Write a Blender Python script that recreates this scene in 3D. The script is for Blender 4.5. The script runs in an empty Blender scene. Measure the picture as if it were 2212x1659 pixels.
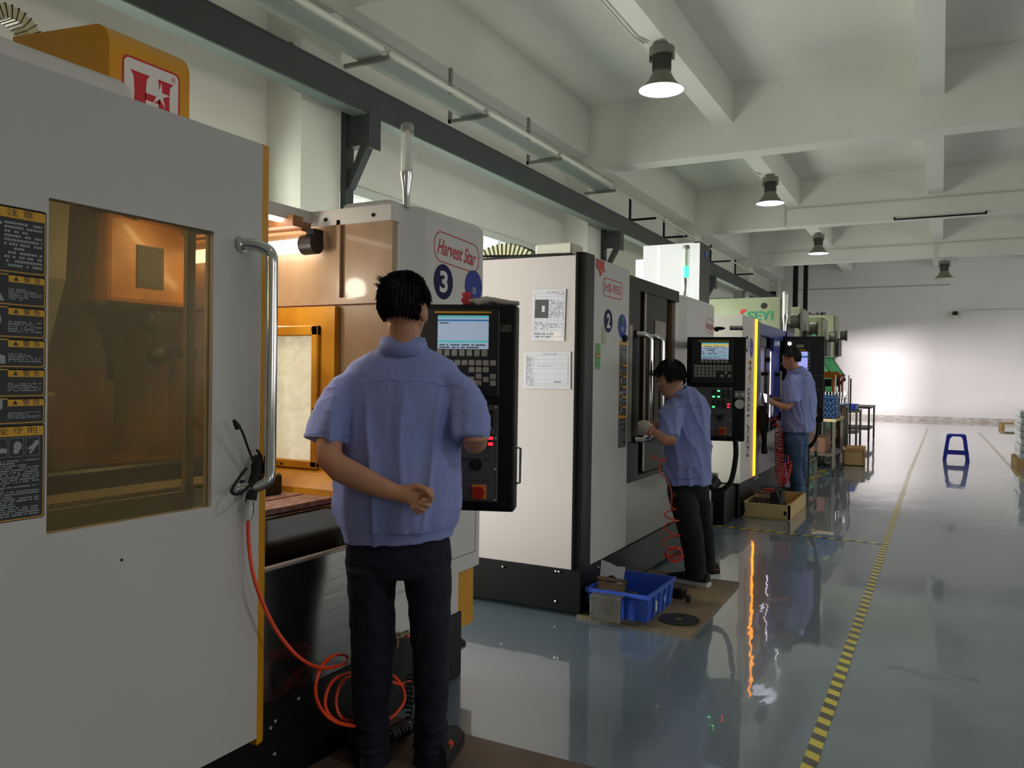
import bpy, bmesh, math, random
from mathutils import Vector, Matrix, noise
from mathutils.bvhtree import BVHTree
random.seed(7)
SC = bpy.context.scene
COL = SC.collection
PI = math.pi

# ------------------------------------------------------------------ camera
FPX, EYE = 1747.7, 1.40
YAW, PITCH, ROLL = .48773, -.010267, .014169
_cy, _sy = math.cos(YAW), math.sin(YAW)
CF = Vector((-_sy * math.cos(PITCH), _cy * math.cos(PITCH), math.sin(PITCH)))
_r0 = Vector((_cy, _sy, 0)); _u0 = _r0.cross(CF)
CR = _r0 * math.cos(ROLL) + _u0 * math.sin(ROLL)
CU = _u0 * math.cos(ROLL) - _r0 * math.sin(ROLL)
EYEP = Vector((0, 0, EYE))
cam_d = bpy.data.cameras.new('camera'); cam = bpy.data.objects.new('camera', cam_d); COL.objects.link(cam)
cam_d.sensor_width = 36; cam_d.lens = FPX / 2212 * 36; cam_d.clip_end = 200; cam_d.clip_start = .05
cm = Matrix((CR, CU, -CF)).transposed().to_4x4(); cm.translation = EYEP
cam.matrix_world = cm
SC.camera = cam
SC.view_settings.view_transform = 'Standard'; SC.view_settings.look = 'None'
SC.view_settings.gamma = 1; SC.view_settings.use_curve_mapping = False
SC.view_settings.exposure = 0.0

# ------------------------------------------------------------------ world and large lights
w = bpy.data.worlds.new('sky'); SC.world = w; w.use_nodes = True
w.node_tree.nodes['Background'].inputs[0].default_value = (1, .95, .92, 1)
w.node_tree.nodes['Background'].inputs[1].default_value = 1.5

def area(name, loc, direction, sx, sy, power, color=(1, 1, 1), spread=180):
    l = bpy.data.lights.new(name, 'AREA'); l.shape = 'RECTANGLE'; l.size = sx; l.size_y = sy
    l.energy = power; l.color = color; l.spread = math.radians(spread)
    o = bpy.data.objects.new(name, l); COL.objects.link(o); o.location = loc
    o.rotation_euler = Vector(direction).to_track_quat('-Z', 'Y').to_euler()
    return o

# daylight outside the left windows, the loading door at the far left, and fill lights added at assumed windows of the unseen right wall
DAY = (1.0, .91, .93)
for yy, ln in ((3.6, 4.2), (9.8, 6.2), (16.9, 6.0), (23.6, 5.6)):
    area('daylight', (-6.75, yy, 2.35), (1, 0, 0), 2.3, ln, 290, DAY)
for yy in (-2, 6, 14, 22, 29):
    area('daylight', (10.7, yy, 2.2), (-1, 0, 0), 2.2, 4.5, 50, (1, .97, .94))  # weak fill added from the right, its windows are assumed

# low hazy daylight slanting in through the windows and the door
sl = bpy.data.lights.new('sun', 'SUN'); sl.energy = 12.0; sl.angle = math.radians(16); sl.color = (1.0, .93, .94)
so = bpy.data.objects.new('sun', sl); COL.objects.link(so); so.rotation_euler = Vector((1, .37, -.035)).to_track_quat('-Z', 'Y').to_euler()

# ------------------------------------------------------------------ helpers
def lin(c):
    if isinstance(c, str):
        c = tuple(int(c[i:i + 2], 16) / 255 for i in (0, 2, 4))
    return tuple(x / 12.92 if x <= .04045 else ((x + .055) / 1.055) ** 2.4 for x in c)

_M = {}
def mat(name, col, rough=.5, metal=0, spec=.5, var=0, vscale=8, bump=0, bscale=60, coat=0, emit=0, ecol=None, col2=None, trans=0, rvar=0, stretch=None, bdist=.01):
    if name in _M: return _M[name]
    m = bpy.data.materials.new(name); m.use_nodes = True; _M[name] = m
    nt = m.node_tree; N = nt.nodes; L = nt.links; b = N['Principled BSDF']
    c = lin(col)
    b.inputs['Base Color'].default_value = (*c, 1); b.inputs['Roughness'].default_value = rough
    b.inputs['Metallic'].default_value = metal; b.inputs['Specular IOR Level'].default_value = spec
    b.inputs['Coat Weight'].default_value = coat; b.inputs['Coat Roughness'].default_value = .08
    b.inputs['Transmission Weight'].default_value = trans
    if emit:
        b.inputs['Emission Color'].default_value = (*lin(ecol or col), 1); b.inputs['Emission Strength'].default_value = emit
    tc = None
    def coords(sc, st=None):
        nonlocal tc
        if tc is None: tc = N.new('ShaderNodeTexCoord')
        mp = N.new('ShaderNodeMapping'); L.new(tc.outputs['Object'], mp.inputs[0])
        if st: mp.inputs['Scale'].default_value = st
        n = N.new('ShaderNodeTexNoise'); n.inputs['Scale'].default_value = sc; n.inputs['Detail'].default_value = 5
        L.new(mp.outputs[0], n.inputs['Vector']); return n
    if var or col2:
        n = coords(vscale, stretch); r = N.new('ShaderNodeValToRGB')
        c2 = lin(col2) if col2 else tuple(x * (1 - var) for x in c)
        r.color_ramp.elements[0].position = .35; r.color_ramp.elements[1].position = .68
        r.color_ramp.elements[0].color = (*c2, 1); r.color_ramp.elements[1].color = (*c, 1)
        L.new(n.outputs[0], r.inputs[0]); L.new(r.outputs[0], b.inputs['Base Color'])
    if rvar:
        n = coords(vscale * 1.7, stretch); mr = N.new('ShaderNodeMapRange')
        mr.inputs[1].default_value = .3; mr.inputs[2].default_value = .7
        mr.inputs[3].default_value = rough; mr.inputs[4].default_value = rough + rvar
        L.new(n.outputs[0], mr.inputs[0]); L.new(mr.outputs[0], b.inputs['Roughness'])
    if bump:
        n = coords(bscale, stretch); bp = N.new('ShaderNodeBump'); bp.inputs['Strength'].default_value = bump
        bp.inputs['Distance'].default_value = bdist
        L.new(n.outputs[0], bp.inputs['Height']); L.new(bp.outputs[0], b.inputs['Normal'])
    return m

def glass_mat(name, tint, alpha, rough=.1, dirt=None, dirt_amt=0, dscale=5, translucent=0):
    """thin pane: tinted see-through with a gloss layer; dirt film is a diffuse layer patched by noise"""
    m = bpy.data.materials.new(name); m.use_nodes = True; nt = m.node_tree; N = nt.nodes; L = nt.links
    N.remove(N['Principled BSDF']); out = N['Material Output']
    t = N.new('ShaderNodeBsdfTransparent'); t.inputs[0].default_value = (*lin(tint), 1)
    g = N.new('ShaderNodeBsdfGlossy'); g.inputs['Roughness'].default_value = rough
    lw = N.new('ShaderNodeLayerWeight'); lw.inputs[0].default_value = .5; pw = N.new('ShaderNodeMath'); pw.operation = 'POWER'; pw.inputs[1].default_value = 4
    L.new(lw.outputs['Facing'], pw.inputs[0]); fr = N.new('ShaderNodeMath'); fr.operation = 'MULTIPLY_ADD'; fr.inputs[1].default_value = .5; fr.inputs[2].default_value = .04; L.new(pw.outputs[0], fr.inputs[0])
    m1 = N.new('ShaderNodeMixShader'); L.new(fr.outputs[0], m1.inputs[0]); L.new(t.outputs[0], m1.inputs[1]); L.new(g.outputs[0], m1.inputs[2])
    last = m1
    if dirt:
        d = N.new('ShaderNodeBsdfDiffuse'); d.inputs[0].default_value = (*lin(dirt), 1)
        tr = N.new('ShaderNodeBsdfTranslucent'); tr.inputs[0].default_value = (*lin(dirt), 1)
        md = N.new('ShaderNodeMixShader'); md.inputs[0].default_value = translucent
        L.new(d.outputs[0], md.inputs[1]); L.new(tr.outputs[0], md.inputs[2])
        tc = N.new('ShaderNodeTexCoord'); n = N.new('ShaderNodeTexNoise'); n.inputs['Scale'].default_value = dscale
        n.inputs['Detail'].default_value = 6; L.new(tc.outputs['Object'], n.inputs['Vector'])
        mr = N.new('ShaderNodeMapRange'); mr.inputs[1].default_value = .3; mr.inputs[2].default_value = .75
        mr.inputs[3].default_value = dirt_amt * .6; mr.inputs[4].default_value = min(1, dirt_amt * 1.4)
        L.new(n.outputs[0], mr.inputs[0])
        m2 = N.new('ShaderNodeMixShader'); L.new(mr.outputs[0], m2.inputs[0]); L.new(m1.outputs[0], m2.inputs[1]); L.new(md.outputs[0], m2.inputs[2])
        last = m2
    L.new(last.outputs[0], out.inputs[0]); return m

W_ = {}
def place(o, parent):
    if parent is not None:
        o.parent = parent; o.matrix_parent_inverse = W_[parent.name].inverted()
    W_[o.name] = Matrix.Identity(4)

def props(o, label=None, cat=None, group=None, kind=None):
    if label: o['label'] = label
    if cat: o['category'] = cat
    if group: o['group'] = group
    if kind: o['kind'] = kind
    return o

def thing(name, loc, label, cat, group=None, rotz=0):
    o = bpy.data.objects.new(name, None); COL.objects.link(o); o.location = loc; o.rotation_euler = (0, 0, rotz)
    o.empty_display_size = .1
    W_[o.name] = Matrix.Translation(loc) @ Matrix.Rotation(rotz, 4, 'Z')
    return props(o, label, cat, group)

class B:
    """collects simple solids into one bmesh; .o() links it as one object"""
    def __init__(s, xf=None): s.bm = bmesh.new(); s.xf = xf
    def _t(s, vs):
        if s.xf is not None:
            for v in vs: v.co = s.xf @ v.co
    def box(s, x0, x1, y0, y1, z0, z1, bev=0, seg=2):
        r = bmesh.ops.create_cube(s.bm, size=1); vs = r['verts']
        for v in vs:
            v.co = Vector(((x0 + x1) / 2 + v.co.x * (x1 - x0), (y0 + y1) / 2 + v.co.y * (y1 - y0), (z0 + z1) / 2 + v.co.z * (z1 - z0)))
        if bev:
            es = list({e for v in vs for e in v.link_edges})
            rr = bmesh.ops.bevel(s.bm, geom=es, offset=bev, segments=seg, affect='EDGES', profile=.5)
            vs = list({v for f in rr['faces'] for v in f.verts} | {v for v in vs if v.is_valid})
        s._t(vs); return s
    def cyl(s, p0, p1, r, r2=None, seg=20, caps=True):
        p0, p1 = Vector(p0), Vector(p1); d = p1 - p0
        q = d.to_track_quat('Z', 'Y').to_matrix().to_4x4(); q.translation = (p0 + p1) / 2
        rr = bmesh.ops.create_cone(s.bm, cap_ends=caps, segments=seg, radius1=r, radius2=r if r2 is None else r2, depth=d.length, matrix=q)
        s._t(rr['verts']); return s
    def ball(s, c, rx, ry=None, rz=None, u=14, v=10, rot=None):
        m = Matrix.Translation(c)
        if rot is not None: m = m @ rot.to_4x4()
        m = m @ Matrix.Diagonal((rx, ry or rx, rz or rx, 1))
        rr = bmesh.ops.create_uvsphere(s.bm, u_segments=u, v_segments=v, radius=1, matrix=m)
        s._t(rr['verts']); return s
    def prism(s, poly, axis, a0, a1, bev=0):
        """poly of 2D points extruded along axis; 'x': (y,z), 'y': (x,z), 'z': (x,y)"""
        def P(p, a): return Vector((a, p[0], p[1])) if axis == 'x' else Vector((p[0], a, p[1])) if axis == 'y' else Vector((p[0], p[1], a))
        A = [s.bm.verts.new(P(p, a0)) for p in poly]; C = [s.bm.verts.new(P(p, a1)) for p in poly]; n = len(poly)
        fs = [s.bm.faces.new(A), s.bm.faces.new(C[::-1])]
        for i in range(n): fs.append(s.bm.faces.new((A[i], C[i], C[(i + 1) % n], A[(i + 1) % n])))
        bmesh.ops.recalc_face_normals(s.bm, faces=fs)
        s._t(A + C); return s
    def tube(s, pts, r, seg=10, caps=True, closed=False):
        pts = [Vector(p) for p in pts]; n = len(pts); rings = []
        prev = None
        for i, p in enumerate(pts):
            if closed: t = pts[(i + 1) % n] - pts[i - 1]
            else: t = pts[min(i + 1, n - 1)] - pts[max(i - 1, 0)]
            if t.length < 1e-9: t = Vector((0, 0, 1))
            t.normalize()
            if prev is None:
                a = Vector((0, 0, 1)) if abs(t.z) < .9 else Vector((1, 0, 0)); u = a.cross(t).normalized()
            else:
                u = (prev - t * prev.dot(t));
                u = u.normalized() if u.length > 1e-6 else t.orthogonal().normalized()
            prev = u; v = t.cross(u); rr = r[i] if isinstance(r, (list, tuple)) else r
            rings.append([s.bm.verts.new(p + (u * math.cos(2 * PI * k / seg) + v * math.sin(2 * PI * k / seg)) * rr) for k in range(seg)])
        for i in range(n - (0 if closed else 1)):
            A, C = rings[i], rings[(i + 1) % n]
            for k in range(seg): s.bm.faces.new((A[k], A[(k + 1) % seg], C[(k + 1) % seg], C[k]))
        if caps and not closed: s.bm.faces.new(rings[0][::-1]); s.bm.faces.new(rings[-1])
        s._t([v for R in rings for v in R]); return s
    def lathe(s, prof, c=(0, 0, 0), rot=None, seg=32):
        m = Matrix.Translation(c)
        if rot is not None: m = m @ rot.to_4x4()
        rings = []
        for r, z in prof:
            rings.append([s.bm.verts.new(m @ Vector((r * math.cos(2 * PI * k / seg), r * math.sin(2 * PI * k / seg), z))) for k in range(seg)])
        for A, C in zip(rings, rings[1:]):
            for k in range(seg): s.bm.faces.new((A[k], A[(k + 1) % seg], C[(k + 1) % seg], C[k]))
        s._t([v for R in rings for v in R]); return s
    def quad(s, *ps):
        vs = [s.bm.verts.new(Vector(p)) for p in ps]; s.bm.faces.new(vs); s._t(vs); return s
    def o(s, name, m, parent=None, smooth=None, label=None, cat=None, group=None, kind=None):
        me = bpy.data.meshes.new(name)
        if smooth:
            for f in s.bm.faces: f.smooth = True
            for e in s.bm.edges:
                if len(e.link_faces) == 2 and e.calc_face_angle(0) > math.radians(smooth): e.smooth = False
        s.bm.to_mesh(me); s.bm.free()
        o = bpy.data.objects.new(name, me); COL.objects.link(o)
        if m is not None: me.materials.append(m)
        place(o, parent)
        return props(o, label, cat, group, kind)

def FX(x, y, z):   # text / decal frame on a face looking towards +X
    m = Matrix(((0, 0, 1), (1, 0, 0), (0, 1, 0))).to_4x4(); m.translation = (x, y, z); return m
def FY(x, y, z):   # on a face looking towards -Y
    m = Matrix(((1, 0, 0), (0, 0, -1), (0, 1, 0))).to_4x4(); m.translation = (x, y, z); return m

def txt(name, s, m, parent, F, w, h, shear=0, off=0, rot=0, ext=.0006, spacing=1, kind=None, label=None):
    c = bpy.data.curves.new(name, 'FONT'); c.body = s; c.align_x = 'CENTER'; c.align_y = 'CENTER'; c.shear = shear; c.offset = off
    c.extrude = 0; c.space_character = spacing; c.resolution_u = 4
    t = bpy.data.objects.new('t', c); COL.objects.link(t)
    bpy.context.view_layer.update()
    dg = bpy.context.evaluated_depsgraph_get(); me = bpy.data.meshes.new_from_object(t.evaluated_get(dg))
    bpy.data.objects.remove(t); bpy.data.curves.remove(c)
    xs = [v.co.x for v in me.vertices]; ys = [v.co.y for v in me.vertices]
    if not xs: return None
    cx, cy = (min(xs) + max(xs)) / 2, (min(ys) + max(ys)) / 2
    sx, sy = w / max(1e-6, max(xs) - min(xs)), h / max(1e-6, max(ys) - min(ys))
    R = Matrix.Rotation(rot, 4, 'Z')
    for v in me.vertices:
        v.co = F @ (R @ Vector(((v.co.x - cx) * sx, (v.co.y - cy) * sy, ext)))
    me.name = name; me.materials.clear(); me.materials.append(m)
    o = bpy.data.objects.new(name, me); COL.objects.link(o); place(o, parent)
    return props(o, label, None, None, kind)

def dashes(b, x0, x1, y0, y1, rows, ch=.6, fill=.8, gap=.25):
    """rows of tiny character-like marks in the local XY plane of b.xf"""
    rh = (y1 - y0) / rows
    for r in range(rows):
        yy = y1 - (r + .5) * rh; x = x0; end = x0 + (x1 - x0) * (1 if random.random() < .6 else random.uniform(.4, .95))
        while x < end:
            cw = rh * ch * random.uniform(.6, 1.2)
            if random.random() < fill:
                b.quad((x, yy - rh * .28, .0007), (min(x + cw, x1), yy - rh * .28, .0007), (min(x + cw, x1), yy + rh * .28, .0007), (x, yy + rh * .28, .0007))
            x += cw * (1 + gap)
    return b

def rrect(w, h, r, n=6):
    p = []
    for cx, cy, a in ((w / 2 - r, h / 2 - r, 0), (-w / 2 + r, h / 2 - r, 90), (-w / 2 + r, -h / 2 + r, 180), (w / 2 - r, -h / 2 + r, 270)):
        for k in range(n + 1):
            t = math.radians(a + 90 * k / n); p.append((cx + r * math.cos(t), cy + r * math.sin(t)))
    return p
def plate(b, poly, z=.0005, t=.001):
    A = [b.bm.verts.new(Vector((x, y, z + t))) for x, y in poly]; b.bm.faces.new(A); b._t(A); return b
def ringplate(b, outer, inner, z=.001):
    A = [b.bm.verts.new(Vector((x, y, z))) for x, y in outer]; C = [b.bm.verts.new(Vector((x, y, z))) for x, y in inner]; n = len(A)
    for i in range(n): b.bm.faces.new((A[i], A[(i + 1) % n], C[(i + 1) % n], C[i]))
    b._t(A + C); return b
def ell(w, h, n=40): return [(w / 2 * math.cos(2 * PI * k / n), h / 2 * math.sin(2 * PI * k / n)) for k in range(n)]

def spline(pts, n=8, closed=False):
    P = [Vector(p) for p in pts]; out = []; m = len(P)
    for i in range(m if closed else m - 1):
        if closed: a, b_, c, d = P[(i - 1) % m], P[i], P[(i + 1) % m], P[(i + 2) % m]
        else: a, b_, c, d = P[max(i - 1, 0)], P[i], P[i + 1], P[min(i + 2, m - 1)]
        for k in range(n):
            t = k / n
            out.append(.5 * ((2 * b_) + (c - a) * t + (2 * a - 5 * b_ + 4 * c - d) * t * t + (3 * b_ - a - 3 * c + d) * t ** 3))
    if not closed: out.append(P[-1])
    return out

def dup(o, parent, M, name=None):
    """copy of a part sharing its mesh, moved by M (world)"""
    c = o.copy(); COL.objects.link(c); c.parent = parent
    c.matrix_parent_inverse = W_[parent.name].inverted(); c.matrix_basis = M
    W_[c.name] = M; return c

# ------------------------------------------------------------------ materials
WALL = mat('painted_wall', 'e8e6dd', .75, var=.05, vscale=1.2, bump=.05, bscale=40)
CEIL = mat('painted_ceiling', 'e5e4dc', .8, var=.06, vscale=.8)
FARW = mat('far_wall_paint', 'e8e4e4', .75, var=.05, vscale=.6)
GIRD = mat('girder_paint', '363b3d', .5, var=.12, vscale=3)
GIRDL = mat('girder_flange_paint', '646f69', .5)
GALV = mat('galvanised_steel', '9a9b92', .45, .6, var=.2, vscale=12)
WHITE = mat('machine_white_enamel', 'd6d4d1', .38, var=.03, vscale=3, bump=.02, bscale=200)
DOORW = mat('door_grey_white_enamel', 'c9c8c6', .42, var=.04, vscale=2)
YEL = mat('machine_yellow_enamel', 'd89a1c', .32, var=.08, vscale=5)
BLK = mat('machine_black_enamel', '0e0e0f', .45, var=.3, vscale=6, spec=.3)
DGREY = mat('dark_grey_enamel', '2c2d2e', .4)
BLKPL = mat('black_plastic', '101113', .5)
STEEL = mat('brushed_stainless', '8f8f8f', .22, 1, var=.08, vscale=3, bump=.04, bscale=90, stretch=(1, .04, 1))
CHROME = mat('chrome', 'd9d9d9', .12, 1)
RUBBER = mat('rubber', '1a1a1a', .8)
ORANGE = mat('orange_hose_plastic', 'ff5218', .3, emit=.0)
REDH = mat('red_coil_plastic', 'd2281c', .3)
# ------------------------------------------------------------------ the room
YF, XL, XR, YB, ZC = 32.9, -5.95, 9.6, -6.0, 6.1
def st(b, name, m, **k): return b.o(name, m, None, kind='structure', **k)

# floor: blue-grey epoxy with a gloss coat and slow waviness
fm = bpy.data.materials.new('epoxy_floor'); fm.use_nodes = True
N = fm.node_tree.nodes; L = fm.node_tree.links; pb = N['Principled BSDF']
tc = N.new('ShaderNodeTexCoord'); mp = N.new('ShaderNodeMapping'); L.new(tc.outputs['Object'], mp.inputs[0])
n1 = N.new('ShaderNodeTexNoise'); n1.inputs['Scale'].default_value = .55; n1.inputs['Detail'].default_value = 4; L.new(mp.outputs[0], n1.inputs['Vector'])
cr = N.new('ShaderNodeValToRGB'); cr.color_ramp.elements[0].position = .3; cr.color_ramp.elements[1].position = .7
cr.color_ramp.elements[0].color = (*lin('63717f'), 1); cr.color_ramp.elements[1].color = (*lin('6d7b89'), 1)
L.new(n1.outputs[0], cr.inputs[0]); L.new(cr.outputs[0], pb.inputs['Base Color'])
pb.inputs['Roughness'].default_value = .3; pb.inputs['Specular IOR Level'].default_value = .5
pb.inputs['Coat Weight'].default_value = 1; pb.inputs['Coat Roughness'].default_value = .03; pb.inputs['Coat IOR'].default_value = 1.5
mp2 = N.new('ShaderNodeMapping'); mp2.inputs['Scale'].default_value = (1, .45, 1); L.new(tc.outputs['Object'], mp2.inputs[0])
n2 = N.new('ShaderNodeTexNoise'); n2.inputs['Scale'].default_value = 4.2; n2.inputs['Detail'].default_value = 3.5; L.new(mp2.outputs[0], n2.inputs['Vector'])
bp = N.new('ShaderNodeBump'); bp.inputs['Strength'].default_value = .10; bp.inputs['Distance'].default_value = .02
L.new(n2.outputs[0], bp.inputs['Height']); L.new(bp.outputs[0], pb.inputs['Coat Normal']); L.new(bp.outputs[0], pb.inputs['Normal'])
st(B().box(XL - .3, XR + .3, YB - .3, YF + .3, -.2, 0), 'floor', fm)

# ceiling: slab, cross beams, joists
st(B().box(XL - .3, XR + .3, YB - .3, YF + .3, ZC, ZC + .25), 'ceiling', CEIL)
for i, (y0, y1) in enumerate(((-1.0, -.6), (5.95, 6.35), (13.1, 13.5), (20.0, 20.4), (26.5, 26.9))):
    st(B().box(-5.5, XR, y0, y1, 5.02, ZC), 'ceiling_beam', CEIL)
for x0, x1 in ((-3.33, -3.02), (-.33, -.03), (2.7, 3.0), (5.7, 6.0)):
    for y0, y1 in ((-.6, 5.95), (6.35, 13.1), (13.5, 20.0), (20.4, 26.5), (26.9, YF)):
        st(B().box(x0, x1, y0, y1, 5.5, ZC), 'ceiling_joist', CEIL)
st(B().box(XL, -5.5, YB, YF, 5.23, ZC), 'ceiling_edge_beam', CEIL)
# left wall in pieces round the windows and the loading door; pillars
WIN = [(2.5, 5.6, .2, 3.48), (6.75, 12.8, .2, 3.48), (13.75, 19.7, .9, 3.48), (20.6, 26.2, .9, 3.48)]
b = B(); y = YB
for (y0, y1, z0, z1) in WIN + [(27.3, 31.9, 0, 3.15)]:
    b.box(XL - .25, XL, y, y0, 0, 5.23); b.box(XL - .25, XL, y0, y1, z1, 5.23)
    if z0: b.box(XL - .25, XL, y0, y1, 0, z0)
    y = y1
b.box(XL - .25, XL, y, YF, 0, 5.23)
st(b, 'wall_left', WALL)
st(B().box(XL - .3, XR + .3, YF, YF + .25, 0, ZC), 'wall_far', FARW)
st(B().box(XL - .3, XR + .3, YB - .25, YB, 0, ZC), 'wall_rear', WALL)
b = B(); y = YB
for y0, y1 in ((-4.2, .2), (3.8, 8.2), (11.8, 16.2), (19.8, 24.2), (26.8, 31.2)):
    b.box(XR, XR + .25, y, y0, 0, 6.1); b.box(XR, XR + .25, y0, y1, 3.3, 6.1); b.box(XR, XR + .25, y0, y1, 0, 1.1); y = y1
b.box(XR, XR + .25, y, YF, 0, 6.1)
st(b, 'wall_right', WALL)
for y0, y1 in ((-.95, -.4), (5.95, 6.53), (13.1, 13.72), (20.0, 20.6), (26.5, 27.1)):
    st(B().box(XL, -5.5, y0, y1, 0, 5.23), 'wall_pillar', WALL)
st(B().box(XL, -5.6, 32.3, YF, 0, 5.23), 'wall_pillar', WALL)
# dirty skirting band on the far wall
SK = mat('scuffed_skirting', 'd8d0cb', .7, var=.35, vscale=5, col2='b3a69d', stretch=(1, 1, 3))
st(B().box(-4.6, XR, YF - .02, YF, 0, .14), 'baseboard_far', SK)
# faint construction line across the far wall
st(B().box(-5.0, .2, YF - .012, YF, 4.86, 4.90), 'trim_1', mat('trim_grey', 'a8a5a6', .8))

st(B().box(-12.5, XL - .26, 27.1, 27.3, 0, 4.5), 'wall_sun_blocker', WALL)  # unseen outdoor wall added to block sun from the far wall's right part
FRM = mat('window_frame_white', 'd5dad2', .5)
PANE = glass_mat('window_pane_glass', 'f4fbf4', 1, .02)
for i, (y0, y1, z0, z1) in enumerate(WIN):
    b = B()
    b.box(XL - .12, XL + .03, y0, y1, z1 - .05, z1 + .05); b.box(XL - .12, XL + .03, y0, y1, z0, z0 + .06)
    n = 6
    for k in range(n + 1):
        yy = y0 + (y1 - y0) * k / n
        b.box(XL - .10, XL - .03, max(y0, yy - .03), min(y1, yy + .03), z0 + .06, z1 - .05)
    b.box(XL - .10, XL - .03, y0, y1, 2.75, 2.81)
    f = b.o('window_%d' % (i + 1), FRM, kind='structure')
    for k in range(n):
        ya = y0 + (y1 - y0) * k / n + .03; yb = y0 + (y1 - y0) * (k + 1) / n - .03
        B().box(XL - .07, XL - .065, ya, yb, z0 + .06, 2.75).box(XL - .07, XL - .065, ya, yb, 2.81, z1 - .05).o('pane', PANE, f)
b = B()
for ya, yb, za, zb in ((27.3, 27.38, 0, 3.15), (31.82, 31.9, 0, 3.15), (27.3, 31.9, 3.07, 3.15)): b.box(XL - .2, XL + .04, ya, yb, za, zb)
b.o('door_1', FRM, kind='structure')

# ------------------------------------------------------------------ crane girder, brackets, cable trays
b = B()
b.box(-5.37, -5.20, YB + .2, 31.5, 4.03, 4.045)
gg = B().box(-5.37, -5.20, YB + .2, 31.5, 4.33, 4.35).box(-5.225, -5.205, YB + .2, 31.5, 4.045, 4.33).box(-5.30, -5.27, YB + .2, 31.5, 4.35, 4.385)
g = gg.o('crane_girder', GIRD, label='long dark grey steel crane girder running below the ceiling along the window wall', cat='girder')
b.o('bottom_flange', GIRDL, g, label='pale greenish grey bottom flange')
LBL = ['nearest', 'second', 'third', 'fourth']
PILL = ['by the pillar right of the yellow-capped machine', 'by the pillar above the paper-covered white machine', 'by the third pillar from the camera', 'by the far pillar next to the presses']
for i, (y0, y1) in enumerate(((5.95, 6.53), (13.1, 13.72), (20.0, 20.6), (26.5, 27.1))):
    t = thing('girder_bracket', (-5.5, y1, 3.6), 'dark steel girder bracket with diagonal brace ' + PILL[i], 'bracket', 'brackets carrying the crane girder')
    B().box(-5.5, -5.14, y1 + .02, y1 + .15, 3.72, 4.03).box(-5.14, -5.125, y1 - .01, y1 + .18, 3.68, 4.03).o('bracket_arm', GIRD, t)
    B().box(-5.5, -5.43, y1 + .005, y1 + .13, 2.2, 4.2).o('bracket_post', GIRD, t)
    B().prism([(-5.47, 3.30), (-5.41, 3.30), (-5.17, 3.72), (-5.27, 3.72)], 'y', y1 + .03, y1 + .13).o('diagonal_brace', GIRD, t)
    B().box(-5.94, -5.6, y0 - .06, y0 - .001, 4.43, 4.45).box(-5.94, -5.6, y0 - .06, y0 - .001, 4.57, 4.585).prism([(-5.94, 4.45), (-5.94, 4.57), (-5.55, 4.45)], 'y', y0 - .03, y0 - .003).o('clamp_plate', BLK, t)
TUBEW = mat('white_tray_cover', 'dcdccf', .35)
TRAYM = mat('tray_soffit', 'aab2ab', .5)
t = thing('cable_tray', (-5.1, 6, 4.6), 'long pale grey overhead cable tray with white round-edged covers hung beside the girder', 'cable tray')
B().box(-5.32, -5.02, -4, 13.0, 4.60, 4.615).box(-5.33, -5.32, -4, 13.0, 4.60, 4.66).o('tray', TRAYM, t)
for k, (ya, yb) in enumerate(((-3.9, 4.5), (4.56, 6.55), (6.62, 8.55), (8.62, 10.7), (10.78, 12.9))):
    B().tube([(-4.98, ya, 4.64), (-4.98, ya + .03, 4.64), (-4.98, yb - .03, 4.64), (-4.98, yb, 4.64)], [.012, .032, .032, .012], 12).o('tray_cover', TUBEW, t, smooth=50)
B().tube([(-4.93, -3, 4.71), (-4.95, 2, 4.70), (-4.95, 6, 4.70), (-4.96, 8, 4.69), (-4.93, 10, 4.70), (-4.96, 12.9, 4.70)], .006, 6).o('cable', GALV, t)
for yy in (4.5, 6.58, 8.58, 10.74, 12.95):
    B().box(-5.5, -4.93, yy - .02, yy + .02, 4.545, 4.585).o('support_arm', GALV, t)
    if yy > 7 and yy < 12: B().box(-5.5, -5.46, yy - .02, yy + .02, 4.545, 5.23).o('hanger', GALV, t)
t = thing('conduit_run', (-5.0, 20, 4.6), 'thin white conduit line on black L-shaped hangers continuing to the far wall', 'conduit')
B().tube([(-4.98, 13.0, 4.62), (-4.98, 16, 4.60), (-5.0, 19, 4.55), (-5.0, 22, 4.55), (-5.0, 28, 4.53)], .018, 8).tube([(-4.98, 15.2, 4.60), (-5.02, 16.5, 4.52), (-5.0, 17.8, 4.50), (-5.0, 18.6, 4.56)], .012, 8).o('conduit', TUBEW, t, smooth=40)
for yy in (15.2, 17.4, 21.5, 24.4):
    B().box(-5.5, -4.95, yy - .02, yy + .02, 4.48, 4.52).box(-5.5, -5.46, yy - .02, yy + .02, 4.48, 4.95).o('hanger', BLK, t)

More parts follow.
